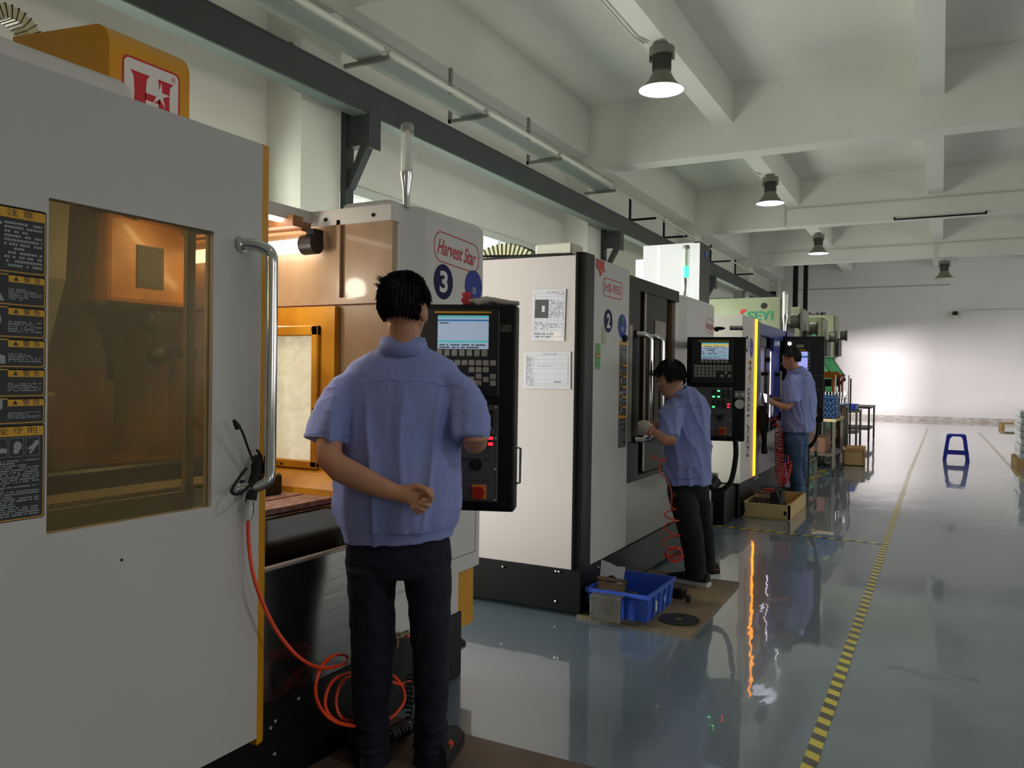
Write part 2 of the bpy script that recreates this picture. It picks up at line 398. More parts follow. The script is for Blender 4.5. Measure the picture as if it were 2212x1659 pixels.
# high-bay lamps
LG = mat('lamp_grey_shade', '77776b', .5); LI = mat('lamp_inner_white', 'f0f0f8', .4, emit=.55, ecol='dfe2ff'); LE = mat('lamp_led', 'ffffff', .5, emit=14, ecol='f2f4ff')
FIN = mat('lamp_heat_sink', '54544f', .4, .5)
def highbay(x, y, z, label, on=True):
    t = thing('high_bay_lamp', (x, y, z), label, 'lamp', 'bell-shaped high-bay lamps')
    b = B()
    b.lathe([(.095, z + .235), (.12, z + .20), (.16, z + .12), (.22, z + .05), (.285, z + .005), (.285, z), (.277, z + .004), (.215, z + .055), (.155, z + .125), (.115, z + .20), (.09, z + .225)], (x, y, 0), seg=40)
    b.o('lamp_shade', LG, t, smooth=40)
    b = B().lathe([(.276, z + .003), (.212, z + .055), (.152, z + .122), (.112, z + .195)], (x, y, 0), seg=40)
    b.o('reflector', LI if on else TUBEW, t, smooth=60)
    B().cyl((x, y, z + .19), (x, y, z + .20), .11, seg=28).o('led_disc', LE if on else TUBEW, t)
    b = B()
    for k in range(36):
        a = 2 * PI * k / 36
        if abs(math.cos(a * 1.0 + .5)) < .14: continue
        c, s_ = math.cos(a), math.sin(a)
        b.tube([(x + c * .075, y + s_ * .075, z + .235), (x + c * .075, y + s_ * .075, z + .42)], .0, 3) if 0 else b.cyl((x + c * .112, y + s_ * .112, z + .235), (x + c * .112, y + s_ * .112, z + .43), .0055, seg=5)
    b.cyl((x, y, z + .235), (x, y, z + .43), .085, seg=20)
    b.o('heat_sink', FIN, t)
    b = B().cyl((x, y, z + .43), (x, y, z + .52), .155, seg=32)
    for s_ in (-1, 1): b.box(x + s_ * .145 - .008, x + s_ * .145 + .008, y - .03, y + .03, z + .36, z + .45); b.cyl((x + s_ * .10, y, z + .375), (x + s_ * .155, y, z + .375), .02, seg=10)
    b.o('driver_housing', LG, t, smooth=40)
    B().tube([(x, y, z + .52), (x - .01, y, z + .54), (x + .01, y, z + .555), (x, y, z + .569)], .008, 6).tube([(x + .01, y, z + .53), (x - .06, y, z + .54), (x - .10, y, z + .555)], .006, 6).o('hook', RUBBER, t)
    if on:
        l = bpy.data.lights.new('lamp_light', 'SPOT'); l.energy = 200; l.spot_size = math.radians(125); l.spot_blend = .6; l.shadow_soft_size = .1; l.color = (.96, .97, 1)
        lo = bpy.data.objects.new('lamp_light', l); COL.objects.link(lo); lo.location = (x, y, z + .16)
    return t
highbay(-3.10, 9.65, 4.93, 'nearest and largest bell lamp hanging lit under the ceiling joist')
highbay(-3.10, 16.8, 4.93, 'lit bell lamp second from the camera, in front of the second cross beam')
highbay(-3.10, 24.0, 4.93, 'small lit bell lamp third from the camera over the presses')
highbay(.02, 26.9, 4.42, 'dim bell lamp hanging in front of the far wall, right of the others', on=False)
highbay(3.0, 9.65, 4.93, 'added unseen bell lamp lighting the right part of the hall')  # out-of-view lamp added for light from the right
highbay(3.0, 1.5, 4.93, 'added unseen bell lamp lighting the right part of the hall near the camera')  # another out-of-view lamp, added to light this side
PIPE = mat('white_conduit', 'c9cbc0', .5)
for nm, pts, lb in (
    ('ceiling_conduit', [(-3.345, .0, 5.50), (-3.345, 9.3, 5.50), (-3.28, 9.5, 5.48)], 'twin thin conduit along the joist to the nearest bell lamp'),
    ('ceiling_conduit', [(-3.345, 13.6, 5.50), (-3.345, 16.4, 5.50), (-3.25, 16.6, 5.48)], 'thin conduit feeding the second bell lamp'),
    ('ceiling_conduit', [(-3.25, 17.0, 5.49), (-3.34, 17.4, 5.50), (-3.345, 19.97, 5.50), (-3.345, 19.97, 5.06), (-3.30, 20.1, 5.0)], 'conduit dropping over the second cross beam'),
    ('ceiling_conduit', [(-3.3, 19.97, 5.42), (4, 19.97, 5.42)], 'thin conduit line along the face of the second cross beam'),
    ('ceiling_conduit', [(-5.2, 26.46, 5.0), (-5.2, 26.46, 5.38), (4, 26.46, 5.42)], 'thin conduit line along the third cross beam'),
    ('ceiling_conduit', [(-.22, 26.46, 5.42), (-.22, 26.46, 5.02), (-.1, 26.7, 4.98)], 'short conduit drop to the dim bell lamp'),
    ('ceiling_conduit', [(.75, YF - .03, 3.98), (.8, YF - .03, 3.95), (XR - .1, YF - .03, 3.97)], 'thin grey conduit line across the far wall beside the camera dome')):
    b = B().tube(pts, .014, 6)
    if nm and pts[0][1] == 0: b.tube([(x + .05, y, z - .005) for x, y, z in pts], .012, 6)
    b.o(nm, PIPE, None, label=lb, cat='conduit')
B().box(-1.0, .8, 19.96, 19.995, 4.99, 5.02).box(-1.0, -.97, 19.96, 19.995, 5.0, 5.06).box(.77, .8, 19.96, 19.995, 5.0, 5.06).o('steel_rod', BLK, label='thin black rod along the lower edge of the second cross beam', cat='rod')
t = thing('security_camera', (.39, YF, 3.75), 'small black and white security camera on the far wall', 'camera')
B().ball((.39, YF - .12, 3.84), .10, .12, .08).o('housing', BLKPL, t, smooth=60)
B().cyl((.39, YF - .1, 3.66), (.39, YF - .1, 3.78), .06).cyl((.39, YF - .1, 3.70), (.39, YF, 3.70), .03).o('mount', TUBEW, t, smooth=60)
# ------------------------------------------------------------------ shared machine bits
RED = mat('logo_red', 'c4182c', .5); NAVY = mat('badge_navy', '1a1650', .6, spec=.2); BLUEB = mat('badge_blue', '12309c', .5, spec=.3)
WTXT = mat('white_print', 'e2e2e2', .5); BTXT = mat('black_print', '1b1c26', .5); LBLK = mat('label_black', '15191d', .5)
LYEL = mat('label_yellow', 'd9a318', .5); LGREY = mat('label_grey_print', '9aa3a6', .6)
KEYM = mat('key_light_grey', '9c9a92', .5); KEYD = mat('key_dark', '17181a', .4); PANG = mat('panel_grey', '5e5c5e', .45, .2)
ESTOP = mat('stop_button_red', 'b21a18', .35); ESTY = mat('stop_plate_orange', 'd9791c', .45)
BEZ = mat('screen_bezel', '1d1f22', .4)
SCRN = mat('screen_glow', '8c9aac', .3, emit=.75, ecol='8d9db2'); SCRT = mat('screen_teal', '3fa6a4', .3, emit=.7, ecol='3aa9a6')
SCRB = mat('screen_blue', '2b6b9c', .3, emit=.6, ecol='2b6c9f'); SCRY = mat('screen_yellow', 'd9c066', .3, emit=.7, ecol='d6be62'); SCRV = mat('screen_violet', '9a9ee0', .3, emit=.9, ecol='9ba0e8')
SCRX = mat('screen_text', '2c3a4a', .4)
GRN = mat('indicator_green', '2fd060', .3, emit=5, ecol='30e060'); REDI = mat('indicator_red', 'e01820', .3, emit=3, ecol='ff2030')
PAPER = mat('paper', 'd8d6e2', .6); INK = mat('ink_grey', '8f8f9c', .7); SLEEVE = glass_mat('plastic_sleeve', 'ffffff', 1, .08)
CLEAR = glass_mat('clear_lamp_tube', 'f4f6f4', 1, .1, 'e0e2e0', .4, 4, .5)

def harvest_logo(parent, y, z, w, h, X, cond=1):
    """red outlined capsule with the script maker's name"""
    F = FX(X, y, z) @ Matrix.Rotation(math.radians(-3), 4, 'Z')
    b = B(F); ringplate(b, rrect(w, h, h * .42, 8), rrect(w - h * .07, h * .93, h * .39, 8), .0012); b.o('logo_outline', RED, parent)
    txt('logo_lettering', 'Harvest Star', RED, parent, F, w * .86, h * .52, shear=.35, off=.012, ext=.0013)

def badge(parent, y, z, w, h, X, s, m=NAVY):
    F = FX(X, y, z); b = B(F); plate(b, ell(w, h)); b.o('number_badge', m, parent)
    txt('badge_number', s, WTXT, parent, F, w * .42, h * .62, off=.03, ext=.003)

def blue_badge(parent, y, z, w, h, X, green=False):
    F = FX(X, y, z); b = B(F); plate(b, ell(w, h), .001); o = b.o('round_status_plate', BLUEB, parent)
    b = B(F); ringplate(b, [(x, yy - h * .12) for x, yy in ell(w * .26, h * .2, 20)], [(x, yy - h * .12) for x, yy in ell(w * .22, h * .17, 20)], .004)
    b.quad((-w * .02, -h * .19, .004), (w * .02, -h * .19, .004), (w * .02, -h * .11, .004), (-w * .02, -h * .11, .004))
    vs = [b.bm.verts.new(F @ Vector(p)) for p in ((-w * .06, -h * .11, .004), (w * .06, -h * .11, .004), (0, -h * .05, .004))]; b.bm.faces.new(vs)
    dashes(B(), 0, 0, 0, 0, 1) if 0 else None
    bb = b; bb.xf = F; dashes(bb, -w * .25, w * .25, -h * .34, -h * .22, 2)
    for q in (0,): pass
    b.o('arrow_print', WTXT, o)
    if green:
        b = B(F); vs = [b.bm.verts.new(F @ Vector(p)) for p in ((-w * .16, h * .36, .004), (w * .16, h * .36, .004), (0, h * .02, .004))]; b.bm.faces.new(vs); b.o('green_pointer', mat('pointer_green', '1c7a3c', .5), o)

def tri(b, cx, cy, s, z=.0013):
    vs = [b.bm.verts.new(b.xf @ Vector(p)) for p in ((cx - s / 2, cy - s * .43, z), (cx + s / 2, cy - s * .43, z), (cx, cy + s * .43, z))]; b.bm.faces.new(vs); return b

def icon(b, k, cx, cy, s, z=.0013):
    X0 = b.xf
    def pl(poly): plate(b, [(cx + x * s, cy + y * s) for x, y in poly], 0, z)
    if k == 0:   # tool carousel
        pl(ell(1.0, .28, 24)); pl([(-.07, -.1), (.07, -.1), (.12, -.6), (.2, -.65), (.2, -.9), (-.2, -.9), (-.2, -.65), (-.12, -.6)])
        ringplate(b, [(cx + x * s, cy + (y - 1.25) * s) for x, y in ell(.62, .5, 20)], [(cx + x * s, cy + (y - 1.25) * s) for x, y in ell(.42, .34, 20)], z)
        pl([(x, y - 1.25) for x, y in ell(.22, .18, 12)])
    elif k == 1:  # burst triangle
        A = [(-.55, -.45), (.55, -.45), (0, .55)]; C = [(-.4, -.37), (.4, -.37), (0, .38)]
        ringplate(b, [(cx + x * s, cy + y * s) for x, y in A], [(cx + x * s, cy + y * s) for x, y in C], z); pl([(-.12, -.3), (.12, -.3), (.16, -.1), (.05, .1), (0, .2), (-.08, .05), (-.16, -.1)])
    elif k == 2:  # head
        pl([(.1 + .33 * math.cos(t), .1 + .38 * math.sin(t)) for t in [i * PI / 8 for i in range(-2, 11)]] + [(-.3, -.15), (-.2, -.5), (.2, -.5), (.22, -.25)])
    elif k == 3:  # table
        pl([(-.6, -.4), (.6, -.4), (.6, -.1), (.3, 0), (-.6, -.1)]); pl([(-.1, .05), (.1, .05), (.0, .35)])
    elif k == 4:  # spindle
        pl([(-.3, .4), (.3, .4), (.2, 0), (.12, 0), (.1, -.4), (-.1, -.4), (-.12, 0), (-.2, 0)]); pl([(-.4, -.45), (.4, -.45), (.4, -.55), (-.4, -.55)])
    elif k == 5:  # hand
        pl([(.5, .5), (.25, .5), (-.1, .1), (-.4, -.1), (-.35, -.25), (-.05, -.2), (-.3, -.5), (-.15, -.6), (.1, -.3), (.3, 0), (.5, .15)])

def warning_strip(parent, X, y0, y1, z0, z1, big=True):
    """tall strip of seven black and yellow safety labels"""
    H = z1 - z0; Wd = y1 - y0; cells = [.0, .212, .315, .417, .512, .605, .692, 1.0]
    for k in range(7):
        za = z1 - H * cells[k + 1]; zb = z1 - H * cells[k]; hh = zb - za; F = FX(X, (y0 + y1) / 2, (za + zb) / 2)
        b = B(F); plate(b, rrect(Wd, hh, Wd * .03, 3), 0, .0006); lab = b.o('warning_label', LBLK, parent)
        m_ = Wd * .03; b = B(F); ringplate(b, rrect(Wd - m_, hh - m_, Wd * .03, 3), rrect(Wd - m_ * 1.9, hh - m_ * 1.9, Wd * .03, 3), .001)
        hb = Wd * .16
        if k in (0, 6): b.quad((-Wd * .47, hh / 2 - hb, .001), (Wd * .47, hh / 2 - hb, .001), (Wd * .47, hh / 2 - m_ / 2, .001), (-Wd * .47, hh / 2 - m_ / 2, .001))
        else: b.quad((-Wd * .02, hh / 2 - hb * .75, .001), (Wd * .47, hh / 2 - hb * .75, .001), (Wd * .47, hh / 2 - m_ / 2, .001), (-Wd * .02, hh / 2 - m_ / 2, .001))
        b.o('label_border', LYEL, lab)
        if big:
            if k == 0:
                txt('label_heading', '注 意', BTXT, lab, FX(X, (y0 + y1) / 2 + Wd * .13, zb - hb * .52), Wd * .36, hb * .62, ext=.0015); b = B(F); tri(b, -Wd * .24, hh / 2 - hb * .52, hb * .62, .0015); b.o('warning_triangle', BTXT, lab)
            elif k == 6:
                txt('label_heading', '安 全 守 則', BTXT, lab, FX(X, (y0 + y1) / 2 + Wd * .02, zb - hb * .52), Wd * .72, hb * .6, ext=.0015)
            else:
                txt('label_heading', '警 告', BTXT, lab, FX(X, (y0 + y1) / 2 + Wd * .30, zb - hb * .42), Wd * .24, hb * .5, ext=.0015); b = B(F); tri(b, Wd * .08, hh / 2 - hb * .42, hb * .45, .0015); b.o('warning_triangle', BTXT, lab)
        b = B(F)
        if k == 6:
            for q in range(4):
                cx = -Wd * .35 + q * Wd * .225
                ringplate(b, [(cx + x, hh / 2 - hb * 1.95 + y) for x, y in rrect(Wd * .2, Wd * .26, .002, 2)], [(cx + x, hh / 2 - hb * 1.95 + y) for x, y in rrect(Wd * .19, Wd * .25, .002, 2)], .001)
            rows = 24 if big else 14
            dashes(b, -Wd * .44, Wd * .42, -hh / 2 + Wd * .06, hh / 2 - hb * 3.0, rows)
            b.o('label_text', LGREY, lab, kind='stuff'); b = B(F)
            for q in range(4): icon(b, (1, 3, 2, 5)[q], -Wd * .35 + q * Wd * .225, hh / 2 - hb * 1.95, Wd * .17)
            b.o('pictogram', LGREY, lab)
        else:
            top = hh / 2 - hb * 1.25
            dashes(b, -Wd * (.02 if k else .08), Wd * .44, -hh / 2 + Wd * .08, top, 11 if k == 0 else (6 if k in (1, 5) else 5))
            b.o('label_text', LGREY, lab, kind='stuff'); b = B(F); icon(b, k, -Wd * .26, (top - hb * .3) if k == 0 else -hh * .02, Wd * (.3 if k == 0 else .34)); b.o('pictogram', LGREY, lab)

def bar_handle(parent, X, y, z0, z1, r=.017, off=.065):
    b = B()
    p = [(X, y - .055, z1), (X + off * .55, y - .035, z1), (X + off, y - .005, z1 - .022), (X + off + .004, y, z1 - .07)]
    q = [(X + off + .004, y, z0 + .07), (X + off, y - .005, z0 + .022), (X + off * .55, y - .035, z0), (X, y - .055, z0)]
    b.tube(spline(p, 6) + spline(q, 6), r, 16)
    for z in (z0, z1): b.cyl((X, y - .055, z), (X + .012, y - .052, z), r * 1.35, seg=18)
    return b.o('door_handle', CHROME, parent, smooth=40, label='curved chrome bar handle')

def signal_tower(parent, x, y, z0, z1, r=.027, lit=None):
    h = z1 - z0; zs = z0 + h * .42
    B().lathe([(r * .5, z0), (r * .55, z0 + h * .12), (r * .62, z0 + h * .22), (r * .95, z0 + h * .36), (r * 1.02, zs)], (x, y, 0), seg=20).o('lamp_stem', CHROME, parent, smooth=60)
    B().cyl((x, y, zs), (x, y, z1 - .02), r, seg=20).o('lamp_tube', CLEAR, parent, smooth=60)
    B().cyl((x, y, zs), (x, y, z1 - .03), r * .4, seg=10).o('lamp_core', TUBEW, parent)
    B().lathe([(r * 1.05, z1 - .03), (r * 1.05, z1 - .008), (r * .8, z1), (0, z1 + .002)], (x, y, 0), seg=20).o('lamp_cap', mat('lamp_cap_grey', 'a9aaa8', .3, .5), parent, smooth=50)
    if lit: B().cyl((x, y, zs + .005), (x, y, zs + h * .2), r * .85, seg=16).o('green_light', mat('signal_green', '35d59a', .3, emit=3, ecol='34e0a0'), parent)

# ------------------------------------------------------------------ machine 1: the yellow and white machine
M1 = thing('machining_center', (-2.9, 1.9, 0), 'large white and yellow machine with open door, orange interior and the number 3', 'machine')
X1 = -1.95
B().box(-4.1, X1 - .005, .2, 3.22, 0, .30, .004, 1).o('base', BLK, M1, label='black base plinth')
b = B()
for y, z in ((2.13, .268), (2.02, .23), (2.0, .215), (2.02, .12), (1.5, .2), (2.9, .268), (3.1, .27)): b.ball((X1 - .004, y, z), .008, u=8, v=6)
b.o('base_screws', CHROME, M1)
b = B().box(X1 - .03, X1 - .002, .95, 2.67, .303, .742)
b.o('apron', STEEL, M1, label='brushed steel lower front sheet')
B().box(X1 - .02, X1 + .004, .95, 2.67, .742, .755, .003, 1).o('apron_rim', mat('worn_edge', 'a79c94', .35, .5), M1)
DARKP = mat('wet_black_saddle', '14110e', .22, var=.5, vscale=14, col2='2b1b0f', coat=.5)
B().box(-2.45, X1 - .15, 1.0, 2.64, .4, .884, .01, 2).o('saddle_cover', DARKP, M1)
TAN = mat('coolant_stained_panel', 'ab9070', .4, var=.2, vscale=3, col2='856444', coat=.3, stretch=(1, 1, .4))
TAN2 = mat('coolant_stained_roof', '9a6a44', .4, var=.2, vscale=4)
b = B()   # right interior wall with its window opening
for xa, xb, za, zb in ((-3.7, -2.72, .75, 2.06), (-2.235, -1.97, .75, 2.06), (-2.72, -2.235, .75, .98), (-2.72, -2.235, 1.68, 2.06)): b.box(xa, xb, 2.664, 2.70, za, zb)
b.box(-3.7, -1.98, 2.645, 2.664, 1.688, 1.715).box(-2.245, -2.225, 2.645, 2.664, 1.715, 2.04).box(-3.7, -3.3, 2.66, 2.664, .75, 2.06)
b.o('side_wall', TAN, M1)
YIN = mat('coolant_tinted_yellow_enamel', 'cf901f', .35, var=.25, vscale=6, col2='a86c12', coat=.2)  # yellow enamel with an orange coolant tint
b = B()
for xa, xb, za, zb in ((-2.80, -2.70, .98, 1.68), (-2.325, -2.235, .98, 1.68), (-2.70, -2.325, .98, 1.02), (-2.70, -2.325, 1.56, 1.68)): b.box(xa, xb, 2.63, 2.70, za, zb)
for xa, xb, za, zb in ((-2.73, -2.685, 1.0, 1.60), (-2.345, -2.31, 1.0, 1.60), (-2.73, -2.31, .995, 1.028), (-2.73, -2.31, 1.557, 1.60)): b.box(xa, xb, 2.61, 2.635, za, zb, .004, 1)
wf = b.o('side_window_frame', YIN, M1)
B().box(-2.69, -2.34, 2.65, 2.655, 1.02, 1.56).o('window_pane', glass_mat('droplet_glass', 'fffaf0', 1, .12, 'f4ecd8', .5, 26, .85), wf)
for x, z in ((-2.6, 1.582), (-2.335, 1.582), (-2.5, 1.008), (-2.325, 1.25)): B().cyl((x, 2.604, z), (x, 2.612, z), .0045, seg=8).o('frame_screw', BLK, wf)
# sloped yellow guard under the window, and left side/back walls
B().prism([(2.70, .99), (2.62, .99), (2.52, .93), (2.50, .86), (2.70, .86)], 'x', -3.6, -2.0).o('sloped_guard', YIN, M1)
b = B().box(-3.72, -3.68, .35, 2.70, .4, 2.06).box(-3.7, -1.98, .35, .39, .3, 2.06)
b.o('back_wall', TAN, M1)
b = B().box(-3.72, -2.42, .35, 2.70, 2.05, 2.075)
b.o('roof', TAN2, M1)
b = B().box(-2.44, -2.38, .35, 2.68, 2.03, 2.085)
b.box(-2.44, X1 - .015, 2.645, 2.72, 2.02, 2.085)
b.o('roof_rail', WHITE, M1)
b = B().box(-3.6, -2.36, 2.56, 2.62, 1.99, 2.03)
b.box(-3.5, -2.35, 2.50, 2.56, 2.0, 2.045)
b.o('roof_beam', TAN2, M1)
LEDS = mat('led_strip_glow', 'ffffff', .4, emit=6, ecol='fff4ee')
B().box(-2.435, -2.40, 1.2, 2.5, 2.022, 2.029).o('led_strip', LEDS, M1)
WL = mat('work_lamp_glow', 'ffffff', .4, emit=7, ecol='fff1e2')
t_ = B().cyl((-3.15, 2.59, 1.92), (-2.37, 2.59, 1.935), .030, seg=20).o('work_lamp', WL, M1, smooth=60, label='glowing tube work light')
B().cyl((-2.37, 2.59, 1.935), (-2.30, 2.59, 1.936), .042, seg=20).box(-2.35, -2.31, 2.58, 2.64, 1.93, 2.0).o('lamp_end_cap', BLKPL, t_, smooth=50)
l = bpy.data.lights.new('work_lamp_light', 'AREA'); l.shape = 'RECTANGLE'; l.size = .75; l.size_y = .05; l.energy = 7; l.color = (1, .90, .74)
lo = bpy.data.objects.new('work_lamp_light', l); COL.objects.link(lo); lo.location = (-2.76, 2.55, 1.90); lo.rotation_euler = Vector((0, -.75, -.8)).to_track_quat('-Z', 'X').to_euler()
l = bpy.data.lights.new('work_lamp_light', 'POINT'); l.energy = 5; l.color = (1, .9, .74); l.shadow_soft_size = .05
lo = bpy.data.objects.new('work_lamp_light', l); COL.objects.link(lo); lo.location = (-2.45, 2.30, 1.80)
B().cyl((-2.9, .50, 1.95), (-2.2, .50, 1.95), .03, seg=16).o('work_lamp', WL, M1, smooth=60)  # hidden second tube, added to brighten the interior back wall
l = bpy.data.lights.new('work_lamp_light', 'AREA'); l.shape = 'RECTANGLE'; l.size = .7; l.size_y = .06; l.energy = 16; l.color = (1, .93, .8)
lo = bpy.data.objects.new('work_lamp_light', l); COL.objects.link(lo); lo.location = (-2.55, .56, 1.93); lo.rotation_euler = Vector((-.5, .8, -.35)).to_track_quat('-Z', 'X').to_euler()  # light of the added hidden tube
# table with T slots and chips, vise
CHIP = mat('chip_covered_table', 'b98f80', .45, .3, var=.3, vscale=60, col2='7f5a50', bump=.5, bscale=180)
b = B()
for k in range(5): b.box(-2.93 + k * .165, -2.78 + k * .165 - .004, .7, 2.62, .887, .907)
b.box(-2.94, -2.13, .7, 2.62, .885, .89)
b.o('table', CHIP, M1, label='slotted work table covered in pinkish chips')
vz = B().box(-2.54, -2.36, 1.2, 2.47, .907, .985, .005, 1).o('vise', mat('vise_dark', '16211f', .3, .4), M1)
B().box(-2.535, -2.365, 1.25, 2.46, .985, .993).o('chip_pile', mat('shiny_chips', 'c9c29a', .3, .8, var=.6, vscale=90, bump=.8, bscale=150), vz, kind='stuff')
B().box(-2.66, -2.56, 1.3, 2.42, .907, 1.06, .01, 1).cyl((-2.61, 2.42, 1.04), (-2.59, 2.52, 1.035), .012).ball((-2.59, 2.53, 1.035), .017).o('vise_jaw', mat('vise_jaw_dark', '121413', .35, .5), vz)
# spindle head seen through the door window, way cover, tool changer
DIRT = mat('grey_green_cover', '7c8074', .5, .1, var=.2)
h = B().box(-3.4, -3.0, 2.134, 2.55, 1.68, 2.045, .02, 2).o('spindle_head', YIN, M1)
B().box(-3.001, -2.995, 2.27, 2.40, 1.75, 1.93).o('motor_plate', mat('nameplate_dark', '35342c', .6), h)
B().lathe([(.12, 1.68), (.12, 1.64), (.075, 1.62), (.06, 1.56), (.04, 1.55), (.038, 1.50), (.02, 1.48), (.016, 1.36), (.0, 1.355)], (-3.12, 2.24, 0), seg=24).o('spindle_nose', mat('spindle_dark', '38342f', .35, .7), h, smooth=40)
B().box(-3.12, -3.02, 2.38, 2.5, 1.58, 1.66).box(-3.1, -3.04, 2.46, 2.62, 1.46, 1.50).ball((-3.08, 2.44, 1.47), .05).ball((-3.08, 2.40, 1.62), .06).o('tool_changer_arm', mat('tool_arm_dark', '3a302c', .4, .5), M1)
b = B().prism([(-3.67, 1.32), (-3.3, 1.32), (-3.12, 1.5), (-3.02, 1.75), (-3.0, 2.04), (-3.67, 2.04)], 'y', 1.35, 1.97)
b.o('way_cover', DIRT, M1)
B().box(-3.66, -2.95, 1.0, 1.9, .9, 1.32, .02, 2).o('column_guard', mat('guard_dark', '5a4a38', .5), M1)

# sliding door with window, yellow edge, handle, labels
dr = None
b = B(); ya, yb, za, zb = .55, 1.885, .237, 2.117; wa, wb, wc, wd = 1.196, 1.695, 1.0, 1.812
X0, XD = -1.935, -1.90
for p in ((ya, wa, za, zb), (wb, yb, za, zb), (wa, wb, za, wc), (wa, wb, wd, zb)): b.box(X0, XD, *p)
door = b.o('sliding_door', DOORW, M1, label='grey-white sliding door pushed open to the left')
B().prism([(X0, 1.885), (XD, 1.885), (XD - .004, 1.912), (XD - .012, 1.925), (X0, 1.925)], 'z', .215, 2.118).o('edge_trim', YEL, door, label='rounded yellow edge strip')
B().box(-1.922, -1.915, wa, wb, wc, wd).o('door_window', glass_mat('dirty_door_glass', 'e0d2ae', 1, .1, '77745c', .27, 2.2, .5), door, label='dirty amber-tinted door window')
b = B().box(-1.985, -1.97, 1.66, 1.69, .97, 1.86).box(-1.985, -1.97, 1.17, 1.72, .97, 1.045)
b.o('inner_window_frame', mat('stained_frame', '8d8458', .5), door)
b = B(FX(-1.9195, 0, 0)); b.prism([(1.40, 1.811), (1.46, 1.806), (1.45, 1.803), (1.42, 1.806)], 'z', 0, .002).prism([(1.59, 1.811), (1.69, 1.811), (1.69, 1.802), (1.62, 1.800)], 'z', 0, .002)
b.o('torn_sealant', mat('sealant_grey', 'a3a59a', .6), door)
bar_handle(door, XD, 1.855, 1.045, 1.79, .0185, .07)
warning_strip(door, XD + .0006, 1.02, 1.19, 1.045, 1.775)
b = B()
for p in ((1.83, 1.0, .96), (1.835, .99, .93), (1.4, .9, .7)): b.cyl((XD, p[0], p[1]), (XD + .002, p[0], p[1]), .004, seg=8)
b.o('door_screws', BLK, door)
# fixed left bay with the rounded white roof edge
b = B().box(-2.0, -1.955, .35, .95, .3, 2.11)
b.box(-3.8, -2.0, .30, .35, .3, 2.11)
b.o('left_bay', DOORW, M1)
prof = [(-2.6, 2.225)] + [(-2.09 + .06 * math.cos(t), 2.155 + .07 * math.sin(t)) for t in [PI / 2 - i * PI / 12 for i in range(7)]] + [(-2.03, 2.08), (-2.6, 2.08)]
B().prism(prof, 'y', .3, 1.50).ball((-2.09, 1.50, 2.155), .06, .05, .07, 20, 14).cyl((-2.09, 1.50, 2.155), (-2.6, 1.50, 2.155), .05, seg=20).o('roof_cap', WHITE, M1, smooth=40, label='white rounded roof edge')
# yellow column cover
r = .1; prof = [(-3.66, 2.08), (-3.66, 2.87)] + [(-3.0 - r + r * math.sin(t), 2.72 + r * math.cos(t)) for t in [i * PI / 16 for i in range(9)]] + [(-3.0, 2.08)]
cc = B().prism(prof, 'y', 2.134, 2.53).o('column_cover', YEL, M1, smooth=30, label='yellow column cover with a red and white crest')
B().box(-3.9, -3.66, 2.134, 2.53, 2.0, 2.76).o('cover_side_plate', mat('orange_enamel', 'c87a18', .4), cc)
B().cyl((-3.62, 2.134, 2.79), (-3.62, 2.126, 2.79), .014, seg=10).o('cover_screws', CHROME, cc)
F = FX(-3.0, 2.335, 2.565) 
b = B(F); plate(b, rrect(.285, .285, .03), 0, .001); cr_ = b.o('crest', WTXT, cc)
b = B(F); ringplate(b, rrect(.285, .285, .03), rrect(.268, .268, .024), .0015)
_H = [(-.105, .085), (-.085, .078), (-.085, -.075), (-.11, -.095), (.0, -.095), (-.02, -.07), (-.025, -.03), (-.02, -.015), (.01, -.015), (.015, -.045), (.03, -.06), (.045, -.06), (.04, -.095), (.105, -.095), (.09, -.075), (.085, -.02), (.05, .0), (.06, .04), (.09, .062), (.095, .078), (.03, .085), (.032, .05), (.01, .03), (-.02, .02), (-.022, .06), (-.01, .085)]
plate(b, [(-.108, .088), (-.012, .088), (-.026, .068), (-.03, .02), (-.03, -.03), (-.028, -.075), (-.008, -.095), (-.11, -.095), (-.09, -.075), (-.085, 0), (-.09, .068)], .0005, .001)
plate(b, [(.028, .088), (.108, .088), (.09, .068), (.088, 0), (.094, -.075), (.112, -.095), (.012, -.095), (.03, -.075), (.034, 0), (.034, .068)], .0005, .001)
plate(b, [(-.035, .012), (.04, .012), (.04, -.018), (-.035, -.018)], .0005, .001)
b.o('crest_letter', RED, cr_)
b = B(F); pts = []
for k in range(10):
    a = math.radians(90 + 36 * k - 6); rr_ = .054 if k % 2 == 0 else .015; pts.append((.04 + rr_ * math.cos(a), .022 + rr_ * math.sin(a) * 1.1))
plate(b, pts, .0015, .0012); b.o('crest_star', WTXT, cr_)
txt('registered_mark', '®', RED, cr_, FX(-3.0, 2.335 + .108, 2.565 + .108), .022, .022, ext=.002)
# cable carrier arch behind the cover
CHN = mat('translucent_conduit', 'c9c5a0', .4); 
def arch(parent, cx, cz, R, y, w, n, a0=0, a1=180, tall=.07, along='x'):
    b = B(); b2 = B()
    for k in range(n):
        a, a_ = math.radians(a0 + (a1 - a0) * (k + .06) / n), math.radians(a0 + (a1 - a0) * (k + .94) / n); am, an = math.radians(a0 + (a1 - a0) * (k + .94) / n), math.radians(a0 + (a1 - a0) * (k + 1.06) / n)
        for bb, p, q, ri, ro, ex in ((b, a, a_, R - tall, R, 0), (b2, am, an, R - tall - .004, R + .006, .004)):
            P = []
            for rr, aa in ((ri, p), (ri, q), (ro, q), (ro, p)): P.append((cx + rr * math.cos(aa), cz + rr * math.sin(aa)))
            if along == 'x': bb.prism(P, 'y', y - ex, y + w + ex)
            else: bb.prism(P, 'x', y - ex, y + w + ex)
    c = b.o('cable_carrier', CHN, parent); b2.o('carrier_link_ribs', BLK, c)
